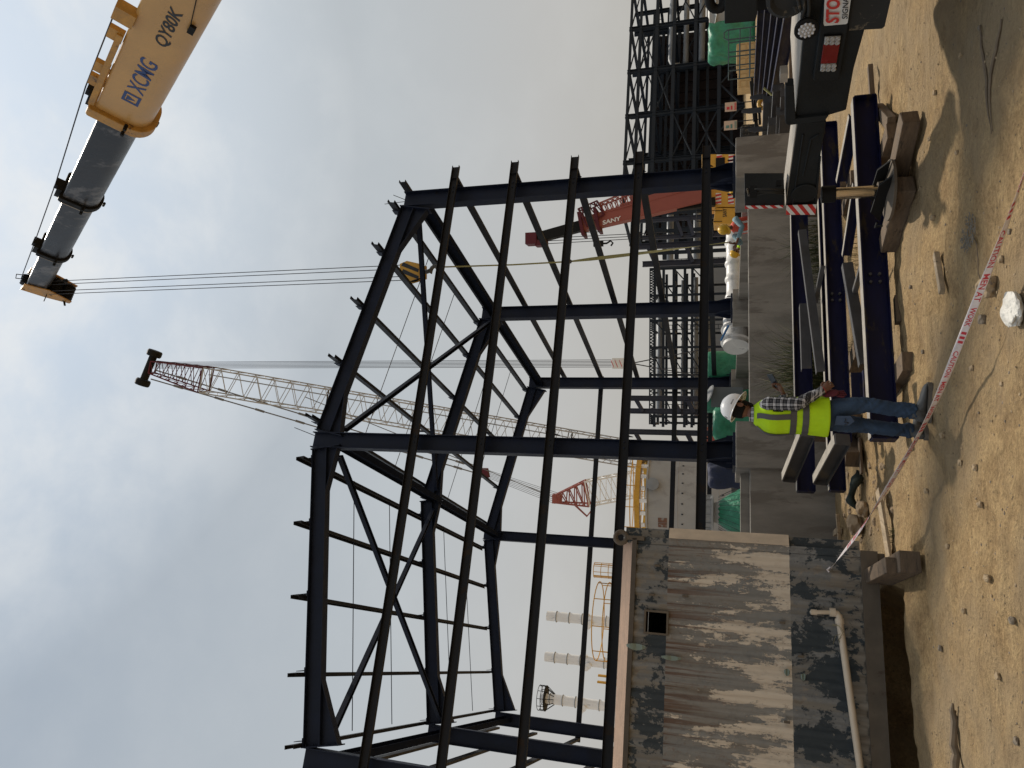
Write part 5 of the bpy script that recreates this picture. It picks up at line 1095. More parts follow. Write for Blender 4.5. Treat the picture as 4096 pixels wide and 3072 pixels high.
# crawler crane with lattice boom and mast
B0, B1_ = aty(1480, 1000, 84.5), aty(445, 820, 66.6); TP = aty(330, 793, 65.2)
cw = thing('crawler_crane', V((B0.x, B0.y, 0)), 'tall white lattice boom crawler crane with a dark red tip, far behind the shed', 'crane')
sd_ = V((.75, -.3, .35)); nb = 4
for i in range(nb):
    p, q = B0 + (B1_ - B0) * (i / nb), B0 + (B1_ - B0) * ((i + 1) / nb); lat(p, q, 7, 2.7, 2.7, cw, 'boom_section', M['lattice'], .075, .038, walk=M['far2'])
lat(B1_, TP, 6, 2.7, 1.3, cw, 'boom_tip', M['latred'], .075, .042)
bdir = (TP - B1_).normalized(); k = MB(); hz = V((.35, -.25, 1)); hz = V((1, .15, -.35)).normalized()
k.tube(TP - hz * 1.5 + bdir * .4, TP + hz * 1.5 + bdir * .4, .42, 12)
for s in (-1.9, 1.5): k.lathe(TP + hz * s + bdir * .4, [(.3, -.34), (.70, -.34), (.78, -.2), (.78, .2), (.70, .34), (.3, .34)], hz, 18)
k.build('head_sheaves', M['craned'], cw)
MT, MJ, MB0 = aty(1203, 1077, 80), aty(1268, 1065, 80.4), aty(1480, 1024, 82)
lat(MJ, MB0, 9, 2.7, 2.7, cw, 'mast', M['white'], .085, .045); lat(MJ, MT, 4, 2.7, .9, cw, 'mast_tip', M['latred2'], .10, .07)
k = MB(); k.box(MT, V((.5, 0, 0)), V((0, .5, 0)), UZ * .45); k.path([MJ - V((1.3, 0, -1.5)), MJ - V((2.6, 0, .0)), MJ - V((1.3, 0, 1.0))], .12, 6); k.build('mast_head', M['latred2'], cw)
BR = aty(1047, 1021, 78); k = MB(); k.box(BR, V((.5, 0, .12)), V((0, .3, 0)), UZ * .45); k.tube(BR + UZ * .8 - V((.4, 0, 0)), BR - UZ * .3 - V((.4, 0, 0)), .2, 8); k.build('bridle', M['latred'], cw)
k = MB()
for e in (-.9, .9):
    p = TP - V((.8, 0, 0)) + hz * e * .6; k.tube(p, BR + hz * e * .35, .075, 5)
    for t in (.08, .2, .32, .44, .56, .68, .8, .92): c = p + (BR + hz * e * .35 - p) * t; dd = (BR - TP).normalized(); k.tube(c - dd * .5, c + dd * .5, .14, 6)
k.tube(B0 + (B1_ - B0) * .8, MT, .05, 5); k.build('pendant', M['far2'], cw)
k = MB()
for i in range(7): o_ = (i - 3) * .13; k.tube(BR + hz * o_, MT + hz * o_ * 1.6, .028, 4)
k.build('luffing_rope', M['cable'], cw)
hkp = aty(1328, 785, 65.3); k = MB()
for i in range(6): k.tube(V((hkp.x + (i - 2.5) * .13, hkp.y, hkp.z)), V((hkp.x + (i - 2.5) * .13, hkp.y, TP.z + .2)), .024, 4)
k.build('hoist_rope', M['cable'], cw)
k = MB(); k.tube(MB0 + V((1.0, 0, 2)), MB0 - V((0, 0, MB0.z - 2.5)), 1.2, 8); k.box(V((B0.x, B0.y, 2.6)), V((4, 0, 0)), V((0, 2.2, 0)), UZ * 1.3); k.build('upperworks', M['latred2'], cw)
k = MB()
for s in (-1, 1): k.box(V((B0.x, B0.y + s * 3, .7)), V((5, 0, 0)), V((0, .6, 0)), UZ * .7)
k.build('crawler_track', M['rubber'], cw)
hb2 = thing('hook_block', hkp, 'white hook block with red stripes hanging from the lattice boom crane', 'hook block')
k = MB(); k.box(hkp - UZ * .35, V((.48, 0, 0)), V((0, .3, 0)), UZ * .6); c_ = k.build('cheek_plate', M['white'], hb2, bevel=.1); k = MB()
for z in (-.7, -.3, .05): k.prism([hkp + V((-.4, -.31, z)), hkp + V((-.25, -.31, z)), hkp + V((.35, -.31, z + .25)), hkp + V((.2, -.31, z + .25))], V((0, .01, 0)))
k.build('red_stripe', M['red'], c_)
k = MB(); k.path([hkp - UZ * .9, hkp - UZ * 1.3 + V((.1, 0, 0)), hkp - UZ * 1.6, hkp - UZ * 1.4 - V((.25, 0, 0))], .1, 6); k.build('hook', M['hookm'], hb2)
k = MB()
for s in (-1, 1): k.tube(hkp - UZ * 1.5, V((hkp.x + s * 1.4, hkp.y, 2.6)), .05, 5)
k.build('hoist_sling', M['cable'], hb2)

# telescopic crane with red boom
D3 = 38.0
rcn = thing('truck_crane', V((aty(1580, 420, D3).x, D3, 0)), 'yellow bodied truck crane with a raised red telescopic boom', 'crane')
def a3(x, y, o=0.0): return aty(x, y, D3 + o)
def quad(p, th, m, name, par, o=0.0): k = MB(); k.prism([a3(x, y, o) for x, y in p], V((0, th, 0))); return k.build(name, m, par, bevel=.03)
cwt = quad([(1516, 333), (1516, 447), (1588, 447), (1588, 333)], 1.6, M['yellow2'], 'counterweight', rcn)
quad([(1545, 449), (1541, 482), (1588, 484), (1588, 449)], 1.8, M['yellow2'], 'side_cover', rcn)
quad([(1588, 332), (1588, 486), (1606, 486), (1606, 332)], 7, M['craned'], 'carrier', rcn)
k = MB()
for x, y in ((1517, 335), (1548, 334), (1574, 334), (1516, 417), (1546, 417), (1573, 417)):
    pts = [a3(x, y, -.012), a3(x, y + 24, -.012), a3(x + 12, y + 24, -.012), a3(x + 12, y, -.012)]; k.prism(pts, V((0, -.006, 0)))
st3 = k.build('marker_board', M['white'], cwt); k = MB()
for x, y in ((1517, 335), (1548, 334), (1574, 334), (1516, 417), (1546, 417), (1573, 417)):
    for t in (1, 9, 17): k.prism([a3(x + 12, y + t, -.024), a3(x + 12, y + t + 4, -.024), a3(x, y + t + 6.5, -.024), a3(x, y + t + 2.5, -.024)], V((0, -.006, 0)))
k.build('red_bar', M['red'], st3)
k = MB(); p0 = a3(1570, 468, -.02); text_fit(k, 'SANY', p0, a3(1570, 452, -.02) - p0, UZ, .42, .20, 0, .02); k.build('lettering', M['ink'], cwt)
k = MB(); c = a3(1556, 350, -.02); k.box(c, V((.22, 0, 0)), V((0, .02, 0)), UZ * .22); k.build('grille', M['craned'], cwt)
k = MB()
for y in (455, 478): k.tube(a3(1505, y, -.1), a3(1560, y, -.1), .02, 5)
k.tube(a3(1505, 455, -.1), a3(1505, 478, -.1), .02, 5); k.build('handrail', M['craned'], rcn)
k = MB()
for y in (350, 400, 455): k.lathe(a3(1606, y, .5), [(.2, -.2), (.55, -.2), (.6, 0), (.55, .2), (.2, .2)], V((1, 0, 0)), 16)
k.build('wheels', M['rubber'], rcn)
def obox(p, q, wd, ht, dep, m, name, par, bev=.04):
    k = MB(); d = (q - p).normalized(); s = d.cross(V((0, 1, 0))).normalized(); u = s.cross(d); k.hexa([p - s * wd / 2 - u * dep / 2, p + s * wd / 2 - u * dep / 2, p + s * wd / 2 + u * dep / 2, p - s * wd / 2 + u * dep / 2, q - s * ht / 2 - u * dep / 2, q + s * ht / 2 - u * dep / 2, q + s * ht / 2 + u * dep / 2, q - s * ht / 2 + u * dep / 2]); return k.build(name, m, par, bevel=bev)
rb_ = obox(a3(1530, 415, -.3), a3(1253, 488, -.6), 1.0, .66, .7, M['latred2'], 'boom_base', rcn)
obox(a3(1330, 468, -.58), a3(1144, 519, -.8), .56, .50, .5, M['craned'], 'boom_extension', rcn)
k = MB(); p = a3(1150, 517, -.8); k.box(p, V((.3, 0, 0)), V((0, .35, 0)), UZ * .3); k.box(p - UZ * .5 + V((-.25, 0, 0)), V((.15, 0, 0)), V((0, .3, 0)), UZ * .3); k.build('boom_head', M['latred'], rcn)
for q, t in ((1258, 1.15), (1292, 1.15)):
    k = MB(); c = a3(q, 488 - (q - 1253) * .2635, -.62); k.box(c, V((t * .52, 0, .12)), V((0, .5, 0)), UZ * .08); k.build('collar', M['latred'], rb_)
k = MB(); p0 = a3(1327, 482, -1.02); dd = (a3(1253, 488, -1.0) - a3(1530, 415, -.72)); text_fit(k, 'SANY', a3(1302, 486, -1.01), -dd, V((1, 0, .25)), .95, .22, .2, .03); k.build('lettering', M['white'], rb_)
obox(a3(1545, 436, -.2), a3(1462, 447, -.3), .42, .42, .42, M['craned'], 'luffing_cylinder', rcn); obox(a3(1470, 446, -.3), a3(1385, 462, -.4), .26, .26, .26, M['pipe'], 'cylinder_rod', rcn)
obox(a3(1480, 408, -.5), a3(1340, 450, -.6), .35, .3, .5, M['latred2'], 'jib_base', rcn)
jo = lat(a3(1300, 452, -.6), a3(1375, 427, -.5), 7, .55, .75, rcn, 'jib', M['latred2'], .04, .025)
lat(a3(1262, 474, -.6), a3(1300, 452, -.6), 3, 1.0, .8, rcn, 'jib_head', M['latred'], .04, .03)
k = MB(); tp = a3(1152, 522, -.8)
for i, o_ in enumerate((-.15, 0, .15, .4)): k.tube(tp + V((o_, 0, -.3)), V((tp.x + o_ * .8, tp.y, a3(1440 if i < 3 else 1300, 520, -.8).z)), .018, 4)
k.build('hoist_rope', M['cable'], rcn)
h3_ = a3(1303, 526, -.8); hh = thing('hook_block', h3_, 'small dark crane hook hanging beside the red boom', 'hook block')
k = MB(); k.box(h3_ + UZ * .25, V((.14, 0, 0)), V((0, .1, 0)), UZ * .25); k.build('ball', M['craned'], hh); k = MB(); k.path([h3_, h3_ - UZ * .18, h3_ - UZ * .38 + V((.12, 0, 0)), h3_ - UZ * .5, h3_ - UZ * .4 - V((.14, 0, 0))], .05, 6); k.build('hook', M['craned'], hh)

# grey tank with yellow platform
tc_ = aty(1560, 1086, 45); tcx = V((tc_.x, 45, 0))
tk = thing('storage_tank', tcx, 'grey cylindrical steel tank with a yellow railed platform on top, behind the ridge column', 'tank')
k = MB(); k.lathe(tcx, [(2.95, 0), (2.95, 2.1), (2.965, 2.11), (2.965, 2.14), (2.95, 2.15), (2.95, 4.35), (2.965, 4.36), (2.965, 4.39), (2.95, 4.40), (2.95, 6.05), (3.05, 6.06), (3.05, 6.16), (0, 6.5)], UZ, 64); k.build('shell', M['tank'], tk, smooth=True, auto=radians(30))
def ring_rail(parent, c, R, z0, hgt, a0, a1, n, m, toe=.28, name='railing', mid=2):
    k = MB(); A = [a0 + (a1 - a0) * i / 32 for i in range(33)]; P_ = lambda a, z: c + V((R * cos(a), R * sin(a), z))
    for j in range(1, mid + 1): k.path([P_(a, z0 + hgt * j / mid) for a in A], .032, 6)
    for i in range(n + 1): a = a0 + (a1 - a0) * i / n; k.tube(P_(a, z0), P_(a, z0 + hgt), .028, 6)
    o = k.build(name, m, parent)
    k = MB(); vs = []; 
    for a in A: vs += [P_(a, z0), P_(a, z0 + toe), P_(a, z0 + toe) - V((cos(a), sin(a), 0)) * .9, P_(a, z0) - V((cos(a), sin(a), 0)) * .9]
    k.add(vs, [(4 * i + j, 4 * i + (j + 1) % 4, 4 * i + 4 + (j + 1) % 4, 4 * i + 4 + j) for i in range(32) for j in range(4)]); k.build('walkway', m, parent); return o
ring_rail(tk, tcx, 3.15, 6.50, 1.05, 0, 2 * pi, 16, M['rail'])
k = MB()
for i in range(26): a = 2 * pi * i / 26; p = tcx + V((2.98 * cos(a), 2.98 * sin(a), 6.30)); k.box(p, V((.10, 0, 0)), V((0, .10, 0)), UZ * (.10 + .06 * (i % 3)))
k.build('clips', M['stack'], tk)
k = MB(); c = tcx + V((1.25, -2.7, 5.75)); k.lathe(c, [(.30, 0), (.30, .25), (.36, .26), (.36, .34), (0, .36)], V((.35, -1, 0)), 20)
k.build('nozzle', M['pipe'], tk)
k = MB()
for i in range(9): a = radians(-150 + 15 * i); 
for row, z in ((0, 4.1), (1, 1.9)):
    for i in range(14): a = radians(-165 + 11.5 * i); p = tcx + V((2.96 * cos(a), 2.96 * sin(a), z)); k.box(p, V((.03, 0, 0)), V((0, .03, 0)), UZ * .05)
k.build('lugs', M['far'], tk)
k = MB()
for i, z in ((-104, 5.2), (-110, 5.2)): a = radians(i); p = tcx + V((2.955 * cos(a), 2.955 * sin(a), z)); t_ = V((-sin(a), cos(a), 0)); k.box(p, t_ * .14, V((cos(a), sin(a), 0)) * .01, UZ * .25)
k.build('rust_patch', mat('rust_patch', (.16, .085, .06), .9, 0, .3, 6, (.27, .26, .25), .55), tk)
# second vessel, only its railing and ladder cage rise above the container
vx = V((aty(1330, 1344, 45).x, 45, 0)); vs_ = thing('process_vessel', vx, 'vessel behind the container of which only the curved yellow railing and ladder cage show', 'tank')
k = MB(); k.lathe(vx, [(2.0, 0), (2.0, 7.6), (1.6, 8.0), (0, 8.2)], UZ, 40); k.build('shell', M['tank'], vs_, smooth=True); ring_rail(vs_, vx, 2.35, 8.1, 1.25, 0, 2 * pi, 9, M['rail'], .12)
for sgn, xo in ((1, 3.35), (-1, -2.9)):
    k = MB(); c = vx + V((xo, -.8, 0))
    for s in (-1, 1): k.tube(c + V((s * .35, 0, 5)), c + V((s * .35, 0, 9.5)), .035, 5)
    for i in range(6): a = [c + V((.45 * cos(t), -.45 * sin(t) - .0, 7.2 + i * .45)) for t in [pi * j / 8 for j in range(9)]]; k.path(a, .022, 5)
    for t in (0, .25, .5, .75, 1): k.tube(c + V((.45 * cos(pi * t), -.45 * sin(pi * t), 7.2)), c + V((.45 * cos(pi * t), -.45 * sin(pi * t), 9.45)), .02, 5)
    if sgn > 0: k.build('ladder_cage', M['rail'], vs_)
    else:
        k = MB(); k.bar(c + UZ * 8.0 + V((-.2, 0, 0)), c + UZ * 9.2 + V((-.2, 0, 0)), .16, .1); k.bar(c + UZ * 8.0 + V((-.6, 0, 0)), c + UZ * 9.25 + V((-.6, 0, 0)), .16, .1); k.build('ladder_post', M['rail'], vs_)
# three silver stacks
for i, (x, y, plat) in enumerate(((1182, 1330, 0), (1178, 1418, 0), (1168, 1507, 1))):
    D = 110; p = aty(x, y, D); base = V((p.x, p.y, 0)); lb = ('silver chimney stack nearest the tank, first of the three from the tank', 'middle one of the three silver chimney stacks', 'silver chimney stack with a dark railed platform at its top')[i]
    sk = thing('chimney_stack', base, lb, 'chimney', 'silver chimney stacks'); prof = [(.95, 0), (.74, 12), (.74, p.z), (.68, p.z), (.68, p.z - .3), (0, p.z - .3)]
    k = MB(); k.lathe(base, prof, UZ, 32); o = k.build('shaft', M['stack'], sk, smooth=True, auto=radians(30)); k = MB()
    for z in (p.z - 1.6, p.z - 3.6, p.z - 5.6, p.z - 9.3, p.z - 11.2, p.z - 13.2): k.lathe(base + UZ * z, [(.74, 0), (.86, .02), (.86, .10), (.74, .12)], UZ, 32)
    k.build('flange', M['pipe'], sk); k = MB()
    for dx, dz, r in ((-.35, -6.9, .42), (.55, -7.3, .0), (-.75, -6.6, .3)):
        if r: k.lathe(base + V((dx, -.70, p.z + dz)), [(r, 0), (r, .25), (r + .08, .26), (r + .08, .34), (0, .36)], V((.3 * dx, -1, 0)), 18)
    k.lathe(base + V((.8, -.1, p.z - 6.4)), [(.3, -.1), (.3, .2), (0, .21)], V((1, -.2, 0)), 16); k.build('nozzle', M['stack'], sk)
    if plat:
        k = MB(); c = base + UZ * (p.z - .9); k.lathe(c, [(.82, 0), (1.9, 0), (1.9, .12), (.82, .12)], UZ, 24)
        for j in range(10):
            a = 2 * pi * j / 10; k.tube(c + V((1.85 * cos(a), 1.85 * sin(a), 0)), c + V((1.85 * cos(a), 1.85 * sin(a), 1.1)), .05, 5); k.tube(c + V((1.8 * cos(a), 1.8 * sin(a), 0)), c + V((.8 * cos(a), .8 * sin(a), -1.3)), .06, 5)
        for z in (.55, 1.1): k.path([c + V((1.85 * cos(2 * pi * j / 24), 1.85 * sin(2 * pi * j / 24), z)) for j in range(24)], .05, 5, True)
        k.build('platform', M['craned'], sk)

# large steel building frame with brown cladding at the far right
EB0, EB1 = aty(1600, -60, 84), aty(1600, 440, 76); eb = thing('steel_building', V((EB0.x, EB0.y, 0)), 'huge unfinished plant building of dark columns and bracing with brown cladding', 'building')
ed = V((EB0.x - EB1.x, EB0.y - EB1.y, 0)); LB = ed.length; ed.normalize(); en = V((-ed.y, ed.x, 0)); en = en if en.y > 0 else -en; o0 = V((EB1.x, EB1.y, 0)); top = 12.4
def EBP(s, d, z): return o0 + ed * s + en * d + UZ * z
nc = 5; cs = [LB * i / nc for i in range(nc + 1)]; lv = (2.6, 5.1, 7.4, 9.3, 11.1, 12.2)
for z in (1.3, 3.9, 6.2, 8.4, 10.0): k = MB(); k.bar(EBP(0, 4.0, z), EBP(LB, 4.0, z), .25, .30); k.build('floor_beam', M['far'], eb)
for d in (0, 4.0, 7.5):
    for s in cs: q_ = s if d != 4.0 else min(LB, s + LB / 10); k = MB(); k.ibeam(EBP(q_, d, 0), EBP(q_, d, top), .42, .36, .05, .05, ed); k.build('column', M['far'], eb)
    if d == 4.0: continue
    for z in lv: k = MB(); k.bar(EBP(0, d, z), EBP(LB, d, z), .28, .36 if z < 11 else .28); k.build('floor_beam', M['far'], eb)
    for i in range(nc):
        k = MB()
        for z0, z1 in zip(lv[:-1], lv[1:]):
            if (i + int(z0)) % 3 == 0 or z0 > 10:
                for p_, q_ in ((cs[i], cs[i + 1]), (cs[i + 1], cs[i])): k = MB(); k.bar(EBP(p_, d, z0), EBP(q_, d, z1), .12, .12); k.build('brace', M['far'], eb)
        if d == 0:
            for p_ in (cs[i], cs[i + 1]): k = MB(); k.bar(EBP(p_, d, 0.2), EBP((cs[i] + cs[i + 1]) / 2, d, 2.5), .14, .14); k.build('brace', M['far'], eb)
for s in cs:
    k = MB()
    for z in lv: k.bar(EBP(s, 0, z), EBP(s, 7.5, z), .25, .3)
    k.build('cross_beam', M['far'], eb)
k = MB()
for i in range(40): s = LB * i / 40; k.hexa([EBP(s, 8 + .0, .0), EBP(s + LB / 40, 8 + .12 * (i % 2), .0), EBP(s + LB / 40, 8.4, .0), EBP(s, 8.4, .0), EBP(s, 8, 10.7), EBP(s + LB / 40, 8 + .12 * (i % 2), 10.7), EBP(s + LB / 40, 8.4, 10.7), EBP(s, 8.4, 10.7)])
k.build('cladding', M['clad'], eb)
k = MB()
for z in (9.5, 10.2): k.tube(EBP(0, 4, z), EBP(LB, 4, z), .045, 5)
for i in range(24): k.tube(EBP(LB * i / 24, 4, 9.2), EBP(LB * i / 24, 4, 10.2), .04, 5)
k.build('handrail', M['far'], eb)
k = MB(); k.path([EBP(LB + 1, 3, 7.9), EBP(LB * .72, 3, 7.9), EBP(LB * .69, 3, 7.6), EBP(LB * .69, 3, 6.9)], .36, 12); k.tube(EBP(LB + 1, 3, 6.3), EBP(LB * .70, 3, 6.3), .30, 12); k.tube(EBP(LB + 1, 2.2, 4.5), EBP(LB * .68, 2.2, 4.5), .34, 12); k.build('duct', M['pipe'], eb, smooth=True)
# pipe rack in the middle distance
D4 = 85; px_ = (575, 603, 634, 664, 690, 713, 749, 770, 810, 850, 902, 920)
pr0 = aty(1568, 750, D4); rk_ = thing('pipe_rack', V((pr0.x, pr0.y, 0)), 'grey blue steel pipe rack of many slender posts carrying long pipes', 'pipe rack')
zl = [aty(x, 750, D4).z for x in (1414, 1433, 1455, 1479, 1495, 1520)]
for i, y in enumerate(px_):
    b = aty(1568, y, D4); d = 0 if i % 2 == 0 else 4.5; k = MB(); k.bar(V((b.x, D4 + d, 0)), V((b.x, D4 + d, zl[0] + (.6 if i % 2 == 0 else -.2))), .26, .26); k.build('post', M['far'], rk_)
    k = MB(); k.bar(V((b.x, D4, zl[0])), V((b.x, D4 + 4.5, zl[0])), .2, .25); k.bar(V((b.x, D4, zl[2])), V((b.x, D4 + 4.5, zl[2])), .2, .25); k.build('cross_beam', M['far'], rk_)
xa, xb = aty(1568, 575, D4).x, aty(1568, 925, D4).x
for j, z in enumerate(zl):
    for d in (0, 4.5): k = MB(); k.bar(V((xa, D4 + d, z)), V((xb, D4 + d, z - .0)), .22, .30); k.build('rack_beam', M['far'], rk_)
for i in range(len(px_) - 1):
    b, c = aty(1568, px_[i], D4).x, aty(1568, px_[i + 1], D4).x; k = MB()
    for j in range(len(zl) - 1):
        if (i * 3 + j * 2) % 4 < 2: k.tube(V((b, D4, zl[j])), V((c, D4, zl[j + 1])), .07, 5)
    n_ = 5
    for q in range(n_): k.tube(V((b + (c - b) * q / n_, D4, zl[0])), V((b + (c - b) * (q + .5) / n_, D4, zl[0] + .55)), .06, 4); k.tube(V((b + (c - b) * (q + .5) / n_, D4, zl[0] + .55)), V((b + (c - b) * (q + 1) / n_, D4, zl[0])), .06, 4)
    k.tube(V((b, D4, zl[0] + .55)), V((c, D4, zl[0] + .55)), .08, 5); k.build('bracing', M['far'], rk_)
for z, r, d in ((zl[1] + .55, .36, 2), (zl[3] + .4, .2, 3), (zl[4] - .35, .28, 1), (zl[5] - .3, .42, 2.5)):
    k = MB(); k.tube(V((xa - 1, D4 + d, z)), V((xb + 1, D4 + d, z)), r, 10); k.build('pipe', M['pipe'], rk_, smooth=True)
for y in (560, 705, 800, 880):
    k = MB(); b = aty(1568, y, D4 - 1.5).x
    for s in (-.25, .25): k.tube(V((b + s, D4 - 1.5, 0)), V((b + s, D4 - 1.5, zl[1])), .04, 4)
    for q in range(16): k.tube(V((b - .25, D4 - 1.5, .6 + q * .5)), V((b + .25, D4 - 1.5, .6 + q * .5)), .03, 4)
    k.build('ladder', M['far'], rk_)
# nearer trestles
D5 = 46; NAVY = mat('navy_trestle', (.020, .026, .048), .55, 0, .2, 1)
def trestle(ys, xt, D, label, stubs=2, w_=.34):
    bs_ = [aty(1568, y, D) for y in ys]; tz = aty(xt, ys[0], D).z; o = thing('pipe_trestle', V((bs_[0].x, D, 0)), label, 'steel trestle')
    for i, b in enumerate(bs_): k = MB(); k.ibeam(V((b.x, D + .4 * i, 0)), V((b.x, D + .4 * i, tz - .25 * i)), w_, .3, .03, .03, V((1, 0, 0))); k.build('post', NAVY, o)
    k = MB()
    for i in range(stubs): z = tz - .6 - i * 2.3; k.bar(V((bs_[0].x, D + .1, z)), V((bs_[-1].x, D + .3, z - .45)), .22, .22)
    k.bar(V((bs_[0].x, D, tz - 3.8)), V((bs_[-1].x, D + .3, tz - 4.2)), .2, .26); k.build('rung', NAVY, o); return o
trestle((862, 891), 1351, D5, 'pair of navy steel posts behind the square green tarpaulins')
trestle((937, 966), 1350, D5, 'pair of navy steel posts right beside the ridge column')
trestle((524, 561), 1378, D5, 'pair of navy steel posts beside the dark gantry and red boom crane')
trestle((466, 503), 1380, 58, 'dark gantry posts just behind the red boom crane', 3)
D6 = 62; gx_ = thing('pipe_rack', V((aty(1568, 490, D6).x, D6, 0)), 'dark open rack with narrow bays between the red boom crane and the white wrapped pipe', 'pipe rack')
for i, y in enumerate((452, 472, 492, 512, 540, 556)):
    b = aty(1568, y, D6); k = MB(); k.bar(V((b.x, D6 + (i % 2) * 3, 0)), V((b.x, D6 + (i % 2) * 3, aty(1400 + 6 * (i % 3), y, D6).z)), .28, .28); k.build('post', M['far'], gx_)
for x in (1412, 1436, 1462, 1490, 1520):
    k = MB(); p, q = aty(x, 448, D6), aty(x, 560, D6); k.bar(p, V((q.x, D6, p.z)), .3, .34); k.build('rack_beam', M['far'], gx_)
for x in (1448, 1506): k = MB(); p, q = aty(x, 440, D6 + 1), aty(x, 566, D6 + 1); k.tube(p, V((q.x, D6 + 1, p.z)), .3, 10); k.build('pipe', M['pipe'], gx_, smooth=True)
fb = aty(1506, 690, 160); k = MB(); 
for x0, x1, z in ((-4, 16, 1.0), (-12, -4, .7), (16, 24, .8)): k.hexa([V((fb.x - x1, 160, 0)), V((fb.x - x0, 160, 0)), V((fb.x - x0, 172, 0)), V((fb.x - x1, 172, 0)), V((fb.x - x1, 160, fb.z * z)), V((fb.x - x0, 160, fb.z * z)), V((fb.x - x0, 172, fb.z * z)), V((fb.x - x1, 172, fb.z * z))])
k.v = [(x, y, z) for x, y, z in k.v]; tag(k.build('shed', mat('distant_grey_shed', (.15, .16, .17), .8, 0, .15, .2, stretch=(4, 1, .1)), origin=V((fb.x, 160, 0))), 'long low grey shed far off behind the pipe rack', 'building')

# ------------------------------------------------------------------ goods in the yard
def tarp(c, hx, hy, ht, label, top=.8, m='green', lump=.10, name='covered_crate', seed=0):
    """a tarpaulin draped over goods: box that sags and creases"""
    c = V(c); k = MB(); R = []; nu = 44
    for j in range(15):
        t = j / 14; z = ht * min(1, t * 1.35); s = 1 - (1 - top) * t if t < .74 else top * (1 - (t - .74) / .26 * .999)
        ring = []
        for i in range(nu):
            a = 2 * pi * i / nu; q = (abs(cos(a)) ** 5 + abs(sin(a)) ** 5) ** -.2; p = V((cos(a) * q * hx * s, sin(a) * q * hy * s, z))
            nz = noise.fractal(V((p.x * 1.6 + seed, p.y * 1.6, p.z * 1.2)), .9, 2.0, 4); cr = noise.noise(V((a * 5 + seed, p.z * .8, 1))) * (1 - t) * .5
            p += V((cos(a), sin(a), .35)) * lump * (nz + cr); ring.append(c + p)
        R.append(ring)
    k.rings(R); o = k.build('tarpaulin' if False else name, M[m], origin=c, smooth=True); tag(o, label, 'covered goods'); return o
def yd(x, y, D): p = aty(x, y, D); return V((p.x, D, 0))
tarp(yd(1560, 789, 28), .52, .5, 2.45, 'green tarpaulin wrapped square over a tall box, left of the second frame column', .93, lump=.05, seed=1)
tarp(yd(1560, 868, 27), .42, .5, 2.55, 'green tarpaulin pleated over a tall box, behind the white helmet', .95, lump=.07, seed=5)
tarp(yd(1560, 915, 25.5), .62, .55, 2.15, 'crumpled green tarpaulin over a rounded lump beside the ridge column', .75, lump=.16, seed=9)
k = MB(); p = yd(1545, 858, 26.2); k.cube(p + V((-.35, 0, 1.2)), p + V((.35, .4, 2.25))); k.lathe(p + V((.1, -.02, 2.28)), [(.3, 0), (.34, .03), (.3, .06), (0, .08)], V((.4, -.3, 1)), 16); tag(k.build('machine_box', M['far2'], origin=p), 'grey machine housing peeping from under the green tarpaulins', 'machine')
p = yd(1580, 1109, 22); kt = thing('covered_vessel', p, 'domed vessel head with a green tarpaulin tied round it and grey flange on top', 'vessel')
k = MB(); R = []
for j in range(16):
    t = j / 15; z = .9 + 1.08 * t; rr = .86 * (1 - t ** 1.3 * .72) + .05; R.append([p + V((cos(a), sin(a), 0)) * (rr * (1 + .045 * sin(a * 13 + 3 * t) * (1 - .3 * t) + .05 * noise.noise(V((cos(a) * 2, sin(a) * 2, t * 3))))) + UZ * z for a in [2 * pi * i / 60 for i in range(60)]])
k.rings(R); k.build('tarpaulin', M['green'], kt, smooth=True)
k = MB(); k.lathe(p, [(.34, 1.90), (.30, 2.02), (.28, 2.08), (.50, 2.09), (.50, 2.15), (.47, 2.16), (.47, 2.30), (.50, 2.31), (.50, 2.36), (.1, 2.38)], UZ, 28)
for i in range(12): a = 2 * pi * i / 12; k.box(p + V((.485 * cos(a), .485 * sin(a), 2.23)), V((-sin(a), cos(a), 0)) * .012, V((cos(a), sin(a), 0)) * .03, UZ * .08)
k.build('flange', M['tank'], kt); k = MB()
for i in range(14): 
    a = -pi + pi * i / 13 * 1.0; k.path([p + V((cos(a + .25 * s), sin(a + .25 * s), 0)) * (.93 - .46 * s ** 1.2) + UZ * (.95 + 1.0 * s) for s in (0, .33, .66, 1)], .006, 4)
k.build('cord', M['cable'], kt)
o = tarp(yd(1560, 1028, 25), .45, .6, 2.30, 'dark navy netting heaped over goods just left of the ridge column', .7, 'navytarp', .14, 'netted_goods', 3)
# wrapped white pipes on the ground behind the wall
def wpipe(x0, y0, D0, x1, y1, D1_, r, bells, label):
    a, b = aty(x0, y0, D0), aty(x1, y1, D1_); d = (b - a).normalized(); Lp = (b - a).length; prof = [(r * .93, 0)]; 
    n = 60
    for i in range(n + 1):
        t = i / n; q = r
        for c in bells: e = abs(t - c); q = max(q, r * (1.17 - .17 * min(1, e / .035) ** 2) if e < .035 else q)
        prof.append((q * (1 + .012 * noise.noise(V((t * 30, 1, 2)))), Lp * t))
    prof.append((r * .90, Lp)); prof.append((r * .88, Lp - .3)); prof.append((0, Lp - .3)); k = MB(); k.lathe(a, prof, d, 28); o = thing('wrapped_pipe', a, label, 'pipe'); k.build('pipe', M['pipewrap'], o, smooth=True, auto=radians(40)); k = MB()
    for t in (.2, .8): c = a + d * Lp * t; k.box(V((c.x, c.y, (c.z - r) / 2)), V((.25, 0, 0)), V((0, .25, 0)), UZ * (c.z - r) / 2)
    k.build('support', M['wood'], o)
wpipe(1590, 690, 23.6, 1588, 500, 24.6, .285, (.24, .44, .62, .86), 'long white plastic wrapped pipe with bulging joints, behind the stooping workers')
